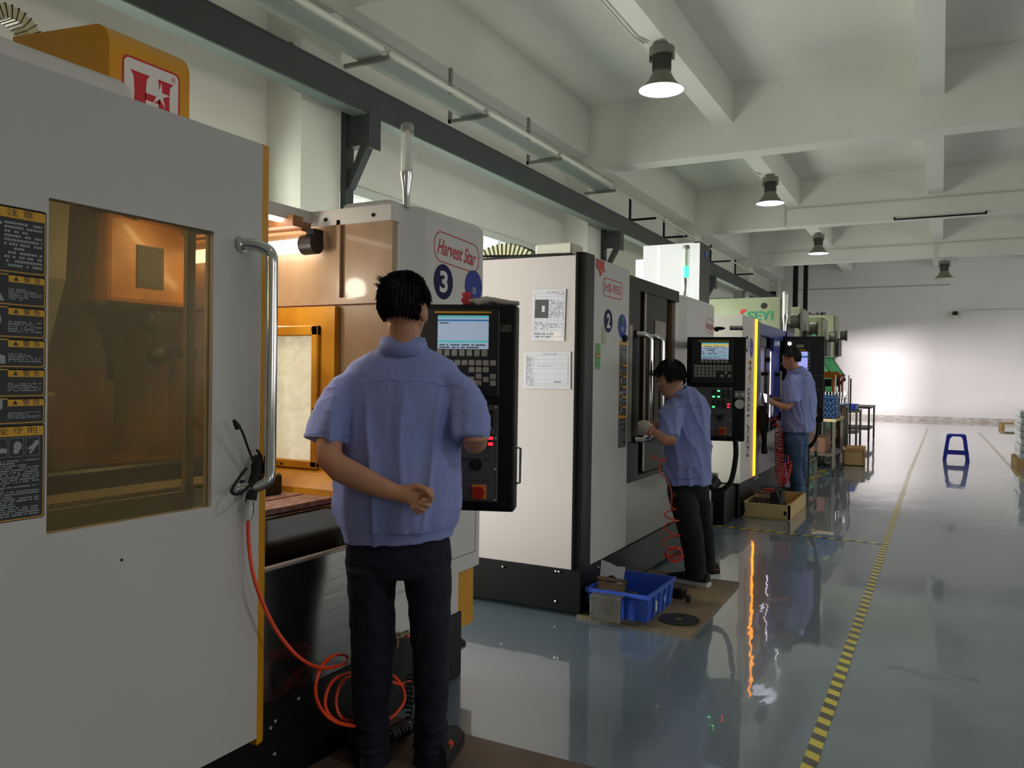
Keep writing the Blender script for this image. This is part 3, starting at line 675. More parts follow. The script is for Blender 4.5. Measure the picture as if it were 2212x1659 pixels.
arch(M1, 2.27, 2.95, .16, -4.0, .10, 16, tall=.06, along='y')
B().box(-3.99, -3.91, 2.12, 2.16, .3, 2.95).box(-3.99, -3.91, 2.38, 2.42, .3, 2.95).o('carrier_support', GALV, M1)
# right tower with logo
tp = [(-2.23, 2.70), (-2.23, 3.38), (-1.98, 3.38), (-1.955, 3.37), (-1.95, 3.35), (-1.95, 2.885), (-1.955, 2.87), (-1.99, 2.80), (-2.005, 2.74), (-1.985, 2.735), (-1.985, 2.675), (-2.0, 2.665), (-2.23, 2.665)]
def tower(parent, poly, z0, z1, rr, m, xf):
    """extrude upward with a rounded-over top"""
    b = B(); b.prism(poly, 'z', z0, z1 - rr)
    cx = min(p[0] for p in poly); last = None
    for k in range(1, 6):
        a = k * PI / 10; dx = rr * (1 - math.cos(a)); zz = z1 - rr + rr * math.sin(a)
        a0_ = (k - 1) * PI / 10; d0 = rr * (1 - math.cos(a0_)); z0_ = z1 - rr + rr * math.sin(a0_)
        ym = (min(p[1] for p in poly) + max(p[1] for p in poly)) / 2; yh = max(p[1] for p in poly) - ym
        P0 = [Vector((cx + (p[0] - cx) * (1 - d0 / .3), ym + (p[1] - ym) * (1 - d0 / yh), z0_)) for p in poly]
        P1 = [Vector((cx + (p[0] - cx) * (1 - dx / .3), ym + (p[1] - ym) * (1 - dx / yh), zz)) for p in poly]
        A = [b.bm.verts.new(p) for p in P0]; C = [b.bm.verts.new(p) for p in P1]; n = len(poly)
        for i in range(n): b.bm.faces.new((A[i], A[(i + 1) % n], C[(i + 1) % n], C[i]))
        if k == 5: b.bm.faces.new(C)
    bmesh.ops.recalc_face_normals(b.bm, faces=b.bm.faces[:])
    return b.o('control_tower', m, parent, smooth=35)
tw = tower(M1, tp, .49, 2.118, .045, WHITE, None)
B().box(-2.23, -1.965, 2.67, 3.2, .30, .49).o('tower_foot', WHITE, M1)
B().box(-2.23, -1.97, 3.2, 3.345, .215, .489).o('corner_guard', YEL, M1, label='yellow lower corner panel')
b = B(FX(-1.95, 0, 0)); ringplate(b, [(3.09 + x, .86 + y) for x, y in rrect(.47, .6, .003, 2)], [(3.09 + x, .86 + y) for x, y in rrect(.464, .594, .003, 2)], .001); b.o('hatch_outline', DGREY, tw)
B().tube([(-1.99, 2.66, .75), (-1.96, 2.66, .30)], .01, 6).o('drain_tube', TUBEW, M1)
b = B(); [b.ball(p, .008, u=8, v=6) for p in ((-1.985, 2.70, 2.03), (-2.05, 2.64, 2.045), (-2.3, 2.64, 2.045))]
b.o('tower_screws', BLK, tw)
harvest_logo(tw, 3.13, 1.955, .385, .135, X1)
badge(tw, 3.015, 1.81, .155, .155, X1, '3')
blue_badge(tw, 3.275, 1.815, .155, .155, X1)
signal_tower(M1, -2.0, 2.80, 2.10, 2.452, .026)
# levelling foot
B().lathe([(.045, 0), (.045, .012), (.02, .03), (.015, .06), (.015, .14)], (-2.2, 3.58, 0)).o('levelling_foot', RUBBER, M1, smooth=50)
# ------------------------------------------------------------------ control pendants
def pendant(cx, cy, z0, z1, wd, ang, label, kind, dep=.10):
    """black swing-arm control box; local x along the face, y up, z out of the face"""
    c, s = math.cos(ang), math.sin(ang); H = z1 - z0
    M = Matrix(((c, 0, s, 0), (s, 0, -c, 0), (0, 1, 0, 0), (0, 0, 0, 1))); M.translation = (cx, cy, (z0 + z1) / 2)
    t = thing('control_panel', (cx, cy, z0), label, 'control panel', 'machine control panels')
    B(M).box(-wd / 2, wd / 2, -H / 2, H / 2, -dep, 0, .012, 3).o('housing', mat('pendant_black', '0a0a0b', .45, spec=.3), t, smooth=40)
    def key(parent, x, y, w, h, m, first=None, d=.006, name='key'):
        if first is not None: return dup(first, parent, M @ Matrix.Translation((x, y, 0)))
        b = B(); b.box(-w / 2, w / 2, -h / 2, h / 2, .0, .004 + d, min(w, h) * .12, 1)
        o = b.o(name, m, parent); o.matrix_basis = M @ Matrix.Translation((x, y, 0)); W_[o.name] = o.matrix_basis.copy(); return o
    if kind in (1, 2):
        px = .0 if kind == 1 else -.03
        pw, ph, pyc = wd * .70, H * .42, H * .265
        scp = B(M).box(px - pw / 2, px + pw / 2, pyc - ph / 2, pyc + ph / 2, 0, .006, .003, 1).o('screen_bezel', BEZ, t)
        B(M).box(px - pw * .34, px + pw * .40, pyc + ph * .455, pyc + ph * .475, .006, .0068).o('maker_strip', LYEL, scp)
        sw, sh = pw * .66, ph * .385; sx, sy = px + (.01 if kind == 1 else .02), pyc + ph * .235
        B(M).box(sx - sw / 2, sx + sw / 2, sy - sh / 2, sy + sh / 2, .006, .0075).o('screen', SCRN, scp)
        b = B(M); 
        for fy, fh in ((.49, .05),): b.box(sx - sw / 2, sx + sw / 2, sy + sh * (fy - fh), sy + sh * fy, .0075, .0079)
        b.box(sx - sw / 2, sx + sw / 2, sy - sh * .30, sy - sh * .25, .0075, .0079); b.o('screen_bar', SCRT, scp)
        b = B(M)
        if kind == 1: b.box(sx - sw / 2, sx + sw / 2, sy + sh * .33, sy + sh * .38, .0075, .0079); b.o('title_bar', SCRB, scp)
        else: b.box(sx - sw / 2, sx + sw / 2, sy + sh * .27, sy + sh * .40, .0075, .0079); b.o('title_bar', SCRY, scp)
        b = B(M @ Matrix.Translation((0, 0, .0078)))
        dashes(b, sx - sw * .46, sx + (-.27 if kind == 1 else .4) * sw, sy + sh * .24, sy + sh * .31, 1)
        dashes(b, sx - sw * .46, sx + sw * .46, sy - sh * .49, sy - sh * .34, 2)
        if kind == 2: dashes(b, sx - sw * .46, sx + sw * .4, sy - sh * .2, sy + sh * .2, 4, fill=.5)
        b.o('screen_text', SCRX, scp, kind='stuff')
        # soft keys and keyboard
        kw = pw * .072; f = None
        for k in range(7): 
            q = key(scp, sx - sw * .5 + sw * (k + .3) / 6.8, sy - sh * .62, kw, kw * (1.15 if kind == 1 else 1), KEYM, f, .008); f = f or q
        f = None; gw = pw * .088
        if kind == 1: rows = [(range(2, 10), 0), ((6, 7, 8), 1), ((7, 9), 1.95), ((6, 8), 2.4), ((7, 9), 2.9)]
        else: rows = [(range(0, 10), 0), (range(0, 10), 1), (list(range(0, 6)) + [8], 2), (list(range(0, 6)) + [7, 9], 3)]
        for cols, ry in rows:
            for k in cols:
                q = key(scp, px - pw * .40 + k * gw * 1.04, pyc - ph * .115 - ry * gw * (1.0 if kind == 1 else .9), gw * .86, gw * .8, KEYM, f, .006); f = f or q
        # operator panel below
        ox = px + (.0 if kind == 1 else .0); ow, oh, oy = wd * .70, H * .465, -H * .218
        op = B(M).box(ox - ow / 2, ox + ow / 2, oy - oh / 2, oy + oh / 2, 0, .005, .002, 1).o('operator_panel', PANG, t, label='grey operator panel with switches')
        b = B(M @ Matrix.Translation((ox, oy, .0052))); ringplate(b, rrect(ow * .95, oh * .96, .004, 3), rrect(ow * .94, oh * .955, .004, 3), .0003); b.box(-ow * .475, ow * .475, oh * .02, oh * .023, 0, .0004)
        dashes(b, ow * .02, ow * .40, -oh * .08, -oh * .05, 1); dashes(b, -ow * .35, ow * .40, -oh * .30, -oh * .28, 1)
        b.o('panel_print', BTXT, op, kind='stuff')
        f = None
        xs = [.05, .17, .29, .41] if kind == 2 else [.05, .17, .29, .41]
        lit = {(0, 1): GRN, (2, 0): GRN, (2, 1): GRN, (5, 0): GRN, (5, 3): REDI} if kind == 2 else {(5, 3): REDI}
        for r_, yy in enumerate((.43, .37, .31, .22, .16, .10)):
            for k, x in enumerate(xs):
                if (r_, k) == (3, 3): q = key(op, ox + x * ow, oy + yy * oh, ow * .085, oh * .034, PANG)
                else: q = key(op, ox + x * ow, oy + yy * oh, ow * .085, oh * .045, KEYD, f, .01, 'push_button'); f = f or q
                if (r_ if r_ < 4 else r_, k) in lit or ((r_, k) == (4, 3)):
                    m = lit.get((r_, k), REDI)
                    B(M).box(ox + x * ow - ow * .03, ox + x * ow + ow * .03, oy + yy * oh - oh * .015, oy + yy * oh + oh * .015, .012, .0155).o('lit_button', m, op)
        for k, (x, yy) in enumerate(((-.33, .22), (-.21, .22), (-.21, .16), (-.33, .16), (-.33, .10), (-.21, .10))):
            key(op, ox + x * ow, oy + yy * oh, ow * .085, oh * .045, KEYD, f)
            if kind == 2 and k in (0, 2): B(M).box(ox + x * ow - .008, ox + x * ow + .008, oy + yy * oh - .006, oy + yy * oh + .006, .012, .0155).o('lit_button', GRN, op)
        if kind == 2:
            for j, mm in ((0, mat('print_green', '1d6a48', .5)), (1, mat('print_red', '9c2a20', .5))):
                b = B(M @ Matrix.Translation((ox, oy, .0055))); dashes(b, -ow * .38, -ow * .18, oh * (.38 - j * .06), oh * (.43 - j * .06), 2); b.o('panel_mark', mm, op, kind='stuff')
        for x, yy in ((-.2, -.12), (.22, -.12)):
            B(M).cyl((ox + x * ow, oy + yy * oh, .005), (ox + x * ow, oy + yy * oh, .012), .026 * wd / .46, seg=20).cyl((ox + x * ow, oy + yy * oh, .012), (ox + x * ow, oy + yy * oh, .028), .015 * wd / .46, seg=14).box(ox + x * ow - .004, ox + x * ow + .004, oy + yy * oh - .018, oy + yy * oh + .018, .028, .034).o('rotary_knob', KEYD, op)
        B(M).box(ox - .235 * ow, ox - .14 * ow, oy - .27 * oh, oy - .22 * oh, .005, .016, .003, 1).o('key_switch', KEYD, op)
        B(M).box(ox - .13 * ow, ox + .02 * ow, oy - .43 * oh, oy - .38 * oh, .005, .012, .003, 1).o('rocker_switch', mat('rocker_dark_red', '6e2420', .4), op)
        ex, ey = ox + .27 * ow, oy - .40 * oh
        e = B(M).box(ex - .028, ex + .028, ey - .028, ey + .028, .005, .018, .004, 2).o('emergency_stop', ESTY, op, label='orange emergency stop with red mushroom button')
        B(M).cyl((ex, ey, .018), (ex, ey, .03), .016).cyl((ex, ey, .03), (ex, ey, .045), .024, seg=24).o('stop_button', ESTOP, e, smooth=50) if 0 else B(M).cyl((ex, ey, .018), (ex, ey, .03), .016).cyl((ex, ey, .03), (ex, ey, .045), .024, seg=24).o('stop_button', ESTOP, op, smooth=50)
        b = B(M)
        for x in (-.47, .47):
            for yy in (-.48, -.16, .16, .48): b.cyl((ox + x * ow, oy + yy * oh, .005), (ox + x * ow, oy + yy * oh, .009), .005, seg=8)
        b.o('panel_screws', CHROME, op)
        if kind == 1:
            B(M).box(wd * .36, wd * .455, H * .365, H * .402, 0, .003).o('serial_plate', mat('serial_plate_grey', '56544a', .5, .3), t)
            B(M).tube([(wd / 2 + .002, -H * .19, -.04), (wd / 2 + .02, -H * .195, -.04), (wd / 2 + .02, -H * .36, -.04), (wd / 2 + .002, -H * .365, -.04)], .006, 8).o('side_grip', CHROME, t)
        else:
            hx = wd * .405
            hwl = B(M).box(hx - .04, hx + .04, -H * .085, -H * .015, 0, .006, .003, 1).o('port_plate', GALV, t)
            b = B(M); [b.cyl((hx + q, -H * .05, .006), (hx + q, -H * .05, .012), .012, seg=14) for q in (-.02, .02)]; b.o('port', CHROME, hwl)
            B(M).cyl((hx, -H * .14, 0), (hx, -H * .14, .02), .036, seg=28).cyl((hx + .012, -H * .15, .02), (hx + .012, -H * .15, .035), .009, seg=10).o('hand_wheel', CHROME, t, smooth=40, label='round chrome hand wheel')
    else:
        pn = B(M).box(-wd * .38, wd * .46, -H * .34, H * .46, 0, .005, .002, 1).o('screen_bezel', BEZ, t)
        sx0, sx1, sy0, sy1 = -wd * .22, wd * .13, H * .10, H * .32
        B(M).box(sx0, sx1, sy0, sy1, .005, .007).o('screen', SCRV, pn)
        B(M).box(sx0, sx1, H * .25, H * .27, .007, .0075).box(sx0, sx1, H * .13, H * .135, .007, .0075).o('screen_bar', SCRB, pn)
        B(M).box(-wd * .33, wd * .09, H * .335, H * .345, .005, .007).o('maker_strip', LYEL, pn)
        B(M).box(-wd * .12, wd * .04, H * .365, H * .405, .005, .009).o('usb_port', GALV, pn)
        B(M).cyl((-wd * .28, H * .415, .005), (-wd * .28, H * .415, .015), .022, seg=16).o('white_light', mat('indicator_white', 'ffffff', .3, emit=5), pn)
        f = None
        for r_ in range(4):
            for k in range(8):
                q = key(pn, -wd * .20 + k * wd * .052, H * (.04 - .028 * r_), wd * .036, H * .018, KEYM, f, .005); f = f or q
        for k in range(6): key(pn, wd * .165, H * (.30 - .035 * k), wd * .025, H * .02, KEYM, f)
        B(M).cyl((wd * .25, -H * .20, .005), (wd * .25, -H * .20, .012), .013, seg=12).o('red_light', REDI, pn)
        f = None
        for r_ in range(5):
            for k in range(2):
                q = key(pn, wd * (.24 + .09 * k), -H * (.25 + .045 * r_) + .0, wd * .06, H * .022, KEYM, f, .005, 'push_button'); f = f or q
        B(M).box(wd * .2, wd * .38, -H * .43, -H * .40, 0, .004).o('model_plate', GALV, t)
        b = B(M); b.box(wd * .15, wd * .153, -H * .3, H * .44, .005, .007).box(wd * .16, wd * .44, H * .04, H * .044, .005, .007).box(wd * .16, wd * .44, -H * .12, -H * .116, .005, .007); b.o('panel_seams', GALV, pn)
    return t, M

# pendant of machine 1; swing arm drops from the tower
tP1, MP1 = pendant(-1.682, 2.733, .862, 1.68, .442, math.radians(20.5), 'black control panel in front of the first worker with gloves lying on top', 1)
B().cyl((-1.85, 2.78, 1.60), (-1.99, 2.95, 1.60), .03, seg=14).o('mount_arm', BLK, tP1, smooth=50)
tP2, MP2 = pendant(-1.524, 6.2, .923, 1.719, .438, math.radians(14), 'black control panel with small colour screen beside the second, stooping worker', 2)
B().tube(spline([(-1.373, 6.22, .94), (-1.373, 6.24, .80), (-1.417, 6.26, .603), (-1.524, 6.28, .532), (-1.63, 6.31, .60), (-1.75, 6.6, .65), (-1.85, 6.9, .7)], 6), .02, 10).o('cable', RUBBER, tP2, smooth=60, label='thick black cable looping below the panel')
B().cyl((-1.64, 6.27, 1.66), (-1.87, 6.7, 1.68), .03).o('mount_arm', BLK, tP2)
tP3, MP3 = pendant(-1.54, 10.6, .881, 1.941, .525, math.radians(6), 'tall dark control panel with violet screen behind the third worker', 3)
B().tube(spline([(-1.34, 10.65, .90), (-1.36, 10.67, .70), (-1.45, 10.7, .56), (-1.62, 10.75, .50), (-1.76, 10.8, .46)], 6), .022, 10).o('cable', RUBBER, tP3, smooth=60)
B().cyl((-1.65, 10.7, 1.90), (-1.80, 10.78, 1.93), .04).o('mount_arm', GIRD, tP3)
# blue-bordered gloves on pendant 1, small things on pendant 2
GLV = mat('knit_glove', 'b7b2ad', .95, bump=.7, bscale=350, bdist=.004); GLR = mat('glove_red_cuff', 'c8404e', .9, bump=.8, bscale=300, bdist=.004)
def Pm(M, x, y, z): return M @ Vector((x, y, z))
t = thing('work_gloves', Pm(MP1, .04, .41, -.04), 'grey knit work gloves with red cuffs lying on the black control panel', 'gloves')
b = B()
for k, (dx, dz, ln) in enumerate(((.05, -.035, .15), (.055, -.055, .17), (.055, -.075, .13))):
    b.tube(spline([Pm(MP1, dx, .418, dz), Pm(MP1, dx + ln * .4, .43 - .004 * k, dz - .004), Pm(MP1, dx + ln * .75, .42, dz + .006), Pm(MP1, dx + ln, .417, dz)], 5), [.016] * 5 + [.011] * 5 + [.009] * 5 + [.006], 8)
b.ball(Pm(MP1, .06, .425, -.055), .055, .03, .014)
b.o('glove_hand', GLV, t, smooth=60)
b = B(); rt = MP1.to_3x3()
for q in range(2):
    ps = [Pm(MP1, .008 + .012 * q + .006 * math.sin(5 * a), .432 + .022 * math.sin(a) + .003 * math.sin(9 * a), -.045 + .034 * math.cos(a)) for a in [2 * PI * i / 24 for i in range(24)]]
    b.tube(ps, .0075, 6, closed=True)
b.o('red_cuff', GLR, t, smooth=60)
B().ball(Pm(MP2, .02, .465, -.04), .045, .02, .014).ball(Pm(MP2, .0, .46, -.05), .02).o('rag', RUBBER, label='dark crumpled rag on top of the second control panel', cat='rag')
B().cyl(Pm(MP2, .10, .47, -.06), Pm(MP2, .20, .468, -.03), .018).o('steel_sleeve', CHROME, label='small steel sleeve on top of the second control panel', cat='metal part')

# ------------------------------------------------------------------ machine 2
M2 = thing('machining_center', (-2.9, 5.9, 0), 'white machine with black corner and black doors, papers on its side and the number 2', 'machine')
X2 = -1.84
B().box(-4.1, X2 + .01, 4.33, 7.42, .02, .268, .006, 1).o('base', BLK, M2, label='black base plinth')
b = B()
for p in ((-2.34, 4.328, .235), (-1.985, 4.328, .252), (-1.965, 4.328, .252), (-1.985, 4.328, .075)): b.ball(p, .007, u=8, v=6)
for p in ((X2 + .012, 4.6, .24), (X2 + .012, 5.4, .255)): b.ball(p, .007, u=8, v=6)
b.o('base_screws', CHROME, M2)
PINKW = mat('machine_side_white', 'c8bdbd', .42, var=.03, vscale=2)
B().prism([(-1.892, .27), (-1.892, 2.108), (-4.1, 2.118), (-4.1, .27)], 'y', 4.34, 4.40).o('side_panel', PINKW, M2)
B().box(-4.1, -1.93, 4.345, 4.42, 2.106, 2.125).o('top_gasket', BLK, M2)
r = .05; poly = [(-1.888, 4.335), (-1.888, 4.5), (X2 + .002, 4.5), (X2 + .002, 4.40)] + [(X2 + .002 - r + r * math.cos(t), 4.385 - r + r * math.sin(t) + .0) for t in [-i * PI / 16 for i in range(9)]]
B().prism([(-1.89, 4.332), (-1.89, 4.495), (X2 + .002, 4.495)] + [(X2 + .002 - .048 + .048 * math.cos(t), 4.38 + .048 * math.sin(t)) for t in [-i * PI / 16 for i in range(9)]], 'z', .26, 2.125).o('corner_column', BLK, M2, smooth=30, label='rounded black corner column')
fp = B().box(-2.2, X2, 4.495, 5.118, .27, 2.115, .004, 1).o('fixed_panel', DOORW, M2, label='grey-white front panel with stickers')
F = FX(X2, 4.81, 1.955)
b = B(F @ Matrix.Rotation(math.radians(0), 4, 'Z')); ringplate(b, rrect(.345, .115, .045, 8), rrect(.333, .103, .041, 8), .001); b.o('logo_outline', RED, fp)
txt('logo_lettering', 'HS-955', RED, fp, F, .28, .055, off=.01, ext=.0012)
badge(fp, 4.735, 1.75, .145, .145, X2, '2')
blue_badge(fp, 4.985, 1.733, .15, .155, X2, True)
t = fp
b = B(FX(X2, 4.59, 2.065)); b.prism([(-.065, .045), (.06, .04), (.055, 0), (.075, -.02), (.03, -.015), (.0, -.055), (-.02, -.02), (-.06, -.01)], 'z', 0, .004); fl = b.o('red_paper_charm', mat('charm_red', 'c4301c', .5), fp)
b = B(FX(X2, 4.59, 2.065)); dashes(b, -.05, .045, -.01, .035, 3); b.box(-.01, .05, -.03, -.018, .004, .005); b.o('gold_print', mat('charm_gold', 'c98a2a', .4, .3), fl)
gs = None; b = B(FX(X2, 4.568, 1.525)); plate(b, rrect(.088, .158, .003, 2), 0, .001); gs = b.o('green_sticker', mat('sticker_green', '57a862', .5), fp)
b = B(FX(X2, 4.568, 1.547)); tri(b, 0, 0, .078, .0015); b.o('warning_triangle', BTXT, gs); b = B(FX(X2, 4.568, 1.544)); tri(b, 0, 0, .06, .002); b.o('triangle_fill', LYEL, gs); b = B(FX(X2, 4.568, 1.54)); plate(b, [(-.006, -.012), (.01, -.012), (.006, .008), (-.004, .014)], .001, .0013); b.o('triangle_symbol', BTXT, gs)
txt('sticker_text', '当心夹手', BTXT, gs, FX(X2, 4.568, 1.475), .05, .014, ext=.0015)
b = B(FX(X2, 4.66, 1.655)); plate(b, rrect(.07, .11, .003, 2), 0, .0008); b.o('pale_sticker', mat('sticker_cream', 'b9b49c', .6), fp)
warning_strip(fp, X2 + .0006, 4.945, 5.085, .94, 1.632, big=False)
B().ball((X2 + .012, 5.015, 1.655), .02, .022, .024).o('suction_cup', BLKPL, fp, smooth=60)
# papers in sleeves on the side panel
def paper(x0, x1, z0, z1, photo, label):
    w_, h_ = x1 - x0, z1 - z0; F = FY((x0 + x1) / 2, 4.34, (z0 + z1) / 2) @ Matrix.Rotation(math.radians(-1.2 if photo else .5), 4, 'Z')
    b = B(F); b.box(-w_ / 2, w_ / 2, -h_ / 2, h_ / 2, .001, .003); t = b.o('paper_sheet', PAPER, None, label=label, cat='paper')
    b = B(F); b.quad((-w_ / 2 - .006, -h_ / 2 - .006, .005), (w_ / 2 + .012, -h_ / 2 - .006, .005), (w_ / 2 + .012, h_ / 2 + .004, .005), (-w_ / 2 - .006, h_ / 2 + .004, .005)); b.o('plastic_sleeve', SLEEVE, t)
    b = B(F @ Matrix.Translation((0, 0, .003)))
    dashes(b, -w_ * .12, w_ * .2, h_ * .42, h_ * .46, 1, ch=.8)
    ringplate(b, rrect(w_ * .9, h_ * .84, .001, 1), rrect(w_ * .89, h_ * .832, .001, 1), .0006)
    for yy in ((.36, -.1, -.3, -.42) if photo else (.3, .18, .05, -.1, -.25, -.36)): b.box(-w_ * .45, w_ * .45, h_ * yy, h_ * yy + .0008, 0, .0006)
    if photo:
        dashes(b, w_ * .02, w_ * .44, -h_ * .06, h_ * .30, 11, fill=.6); dashes(b, -w_ * .44, w_ * .4, -h_ * .28, -h_ * .13, 5, fill=.4); dashes(b, -w_ * .44, w_ * .44, -h_ * .45, -h_ * .34, 2, fill=.5)
    else:
        dashes(b, -w_ * .44, -w_ * .28, -h_ * .42, h_ * .38, 22, fill=.6); dashes(b, -w_ * .2, w_ * .42, h_ * .1, h_ * .14, 1, fill=.35); dashes(b, w_ * .15, w_ * .3, -h_ * .34, -h_ * .28, 1)
    b.o('printed_text', INK, t, kind='stuff')
    if photo:
        b = B(F); b.box(-w_ * .44, -w_ * .02, -h_ * .06, h_ * .30, .003, .0037); p = b.o('printed_photo', mat('photo_grey', '4f4f55', .6, var=.6, vscale=40), t)
        b = B(F); b.box(-w_ * .22, -w_ * .13, h_ * .06, h_ * .18, .0037, .004); b.o('photo_highlight', PAPER, p)
        b = B(F); ringplate(b, [(x + w_ * .34, y + h_ * .43) for x, y in ell(w_ * .2, h_ * .08, 24)], [(x + w_ * .34, y + h_ * .43) for x, y in ell(w_ * .17, h_ * .065, 24)], .0036); dashes(B(), 0, 0, 0, 0, 1); b.o('red_stamp', mat('stamp_red', 'cf8a94', .6), t)
paper(-2.166, -1.955, 1.61, 1.915, True, 'portrait paper with a photo and red stamp on the white machine side')
paper(-2.22, -1.915, 1.325, 1.543, False, 'landscape printed table sheet in a plastic sleeve below the portrait paper')
# doors and opening
DK = mat('door_dark_enamel', '0d0d0e', .45, var=.2, vscale=4, spec=.2)
B().box(-1.99, X2 - .01, 5.12, 6.30, 2.00, 2.085).o('door_header', DK, M2)
d1 = B().box(-1.90, X2 - .002, 5.12, 5.35, .72, 2.075, .004, 1).o('left_door', DK, M2)
B().box(X2 - .002, X2 + .002, 5.125, 5.185, .97, 1.75).o('door_window', mat('pane_reflection_grey', '9a9488', .2), d1)  # light grey stands in for the reflection on the door pane
bar_handle(d1, X2, 5.335, .975, 1.695, .02, .075)
d2 = B().box(-1.93, -1.86, 5.50, 6.02, .72, 2.04, .004, 1).o('right_door', DK, M2)
B().box(-1.862, -1.855, 5.485, 5.515, .74, 2.04).o('door_edge_strip', GALV, d2)
B().box(-1.862, -1.856, 5.72, 5.98, .95, 1.82).o('door_window', mat('dull_door_glass', '6e685c', .18, var=.2, vscale=3), d2)
bar_handle(d2, -1.86, 5.66, .965, 1.695, .02, .075)
b = B().box(-3.4, -1.9, 5.08, 5.12, .5, 2.08).box(-3.4, -3.36, 5.1, 6.3, .5, 2.08).box(-3.4, -1.9, 6.28, 6.32, .5, 2.08)
b.o('inner_wall', TAN, M2)
B().box(-1.95, -1.93, 5.95, 6.30, .72, 2.05).o('door_pocket', BLK, M2)
B().cyl((-2.9, 5.9, 1.96), (-2.3, 5.9, 1.96), .03, seg=16).o('work_lamp', WL, M2, smooth=60)
l = bpy.data.lights.new('work_lamp_light', 'POINT'); l.energy = 14; l.color = (1, .88, .7); l.shadow_soft_size = .06
lo = bpy.data.objects.new('work_lamp_light', l); COL.objects.link(lo); lo.location = (-2.6, 5.8, 1.9)
B().box(-1.90, X2 - .003, 5.12, 6.30, .69, .725).box(-3.3, -1.9, 5.12, 6.28, .5, .72).o('sill', DK, M2)
B().box(-1.87, X2 - .004, 5.12, 6.30, .272, .69).o('apron', mat('apron_steel_soft', '8a8884', .24, 1, var=.08, vscale=3), M2, label='brushed steel lower front sheet')
tp2 = [(-2.3, 6.30), (-2.3, 7.42), (-1.87, 7.42), (-1.845, 7.40), (-1.84, 7.38), (-1.84, 6.56), (-1.85, 6.50), (-1.90, 6.42), (-1.905, 6.38), (-1.875, 6.36), (-1.875, 6.31), (-1.88, 6.30)]
tw2 = tower(M2, tp2, .268, 2.085, .045, WHITE, None)
harvest_logo(tw2, 7.23, 1.87, .30, .13, X2)
B().box(-4.0, -2.3, 4.4, 7.42, .27, 2.10).o('rear_housing', WHITE, M2) if 0 else B().box(-4.0, -3.42, 4.4, 7.42, .27, 2.10).box(-3.4, -2.3, 6.34, 7.42, .27, 2.10).box(-3.42, -1.95, 4.4, 6.32, 2.085, 2.10).o('rear_housing', WHITE, M2)
B().prism([(-3.3, 2.1), (-2.05, 2.1), (-2.15, 2.17), (-3.3, 2.19)], 'y', 6.0, 7.1).o('roof_hood', WHITE, M2)
signal_tower(M2, -2.0, 7.0, 2.07, 2.567, .03, lit=True)
arch(M2, -2.9, 1.98, .40, 5.3, .14, 26, 20, 165, .10)
B().box(-2.20, -1.955, 4.42, 4.60, 2.12, 2.20, .01, 1).o('sensor_box', mat('cream_box', 'cfc8bd', .5), M2)
B().tube([(-2.9, 4.38, 2.12), (-2.6, 4.37, 2.145), (-2.3, 4.38, 2.13), (-2.0, 4.38, 2.125)], .008, 6).o('top_cable', BLK, M2)

# ------------------------------------------------------------------ machine 3
M3 = thing('machining_center', (-2.6, 9.8, 0), 'white and dark machine with amber light bar and vertical lettering behind the second worker', 'machine')
X3 = -1.77
B().box(-3.6, X3 + .0, 8.22, 10.8, 0, .35, .006, 1).o('base', BLK, M3, label='black base')
B().box(-3.6, X3 - .001, 8.24, 8.299, .35, 2.046).o('side_panel', mat('warm_white_enamel', 'dbd5cd', .45), M3)
fp3 = B().box(-2.0, X3, 8.30, 8.88, .352, 2.045).o('front_panel', DOORW, M3)
badge(fp3, 8.47, 1.76, .16, .17, X3, '4' if 0 else '1'); blue_badge(fp3, 8.70, 1.73, .16, .2, X3)
BB = mat('model_print_dark', '20222e', .5); BG = mat('model_print_gold', 'b98a25', .5)
txt('model_lettering', 'NXV 1020', BB, fp3, FX(X3, 8.60, .95), .72, .145, rot=PI / 2, off=.02, ext=.0015)
txt('model_lettering', 'AM', BG, fp3, FX(X3, 8.64, 1.475), .25, .145, rot=PI / 2, off=.02, ext=.0015)
b = B().box(X3 - .02, X3 + .012, 8.885, 8.95, .36, 2.045, .006, 2)
b.o('light_bar', mat('amber_glow', 'ffb020', .3, emit=4, ecol='ff9a08'), M3, label='tall glowing amber light bar')
B().box(X3 - .02, X3 + .004, 8.95, 9.16, .30, 2.035, .004, 1).o('door_jamb', mat('jamb_grey', '5d5862', .4), M3)
BLU = mat('frame_blue', '2b3a86', .4)
B().box(X3 - .10, X3 + .005, 9.165, 11.47, 1.885, 2.02, .006, 1).box(X3 - .10, X3 + .0, 9.98, 10.4, .95, 1.885).o('blue_frame', BLU, M3, label='dark blue door frame beam')
VIOL = mat('machine_door_dark', '2a2930', .35)
ld = B().box(X3 - .05, X3 - .02, 9.18, 9.30, .78, 1.88).box(X3 - .05, X3 - .02, 9.62, 9.86, .78, 1.88).box(X3 - .05, X3 - .02, 9.18, 9.86, .78, .85).box(X3 - .05, X3 - .02, 9.18, 9.86, 1.76, 1.88).o('sliding_door', VIOL, M3)
B().box(X3 - .04, X3 - .035, 9.28, 9.64, .85, 1.76).o('door_window', mat('pale_lit_glass', 'c9c4c8', .2), ld)
for yy in (9.36, 10.12):
    B().cyl((X3 + .06, yy, 1.02), (X3 + .06, yy, 1.50), .014, seg=14).o('grab_bar', GALV, ld, smooth=40)
    for zz in (1.06, 1.44): B().box(X3 - .02, X3 + .07, yy - .012, yy + .012, zz, zz + .04).o('bar_mount', BLK, ld)
B().box(X3 - .05, X3 - .03, 9.87, 9.98, .78, 1.88).box(X3 - .05, X3 - .03, 10.4, 10.8, .78, 1.88).o('dark_mullion', VIOL, M3)
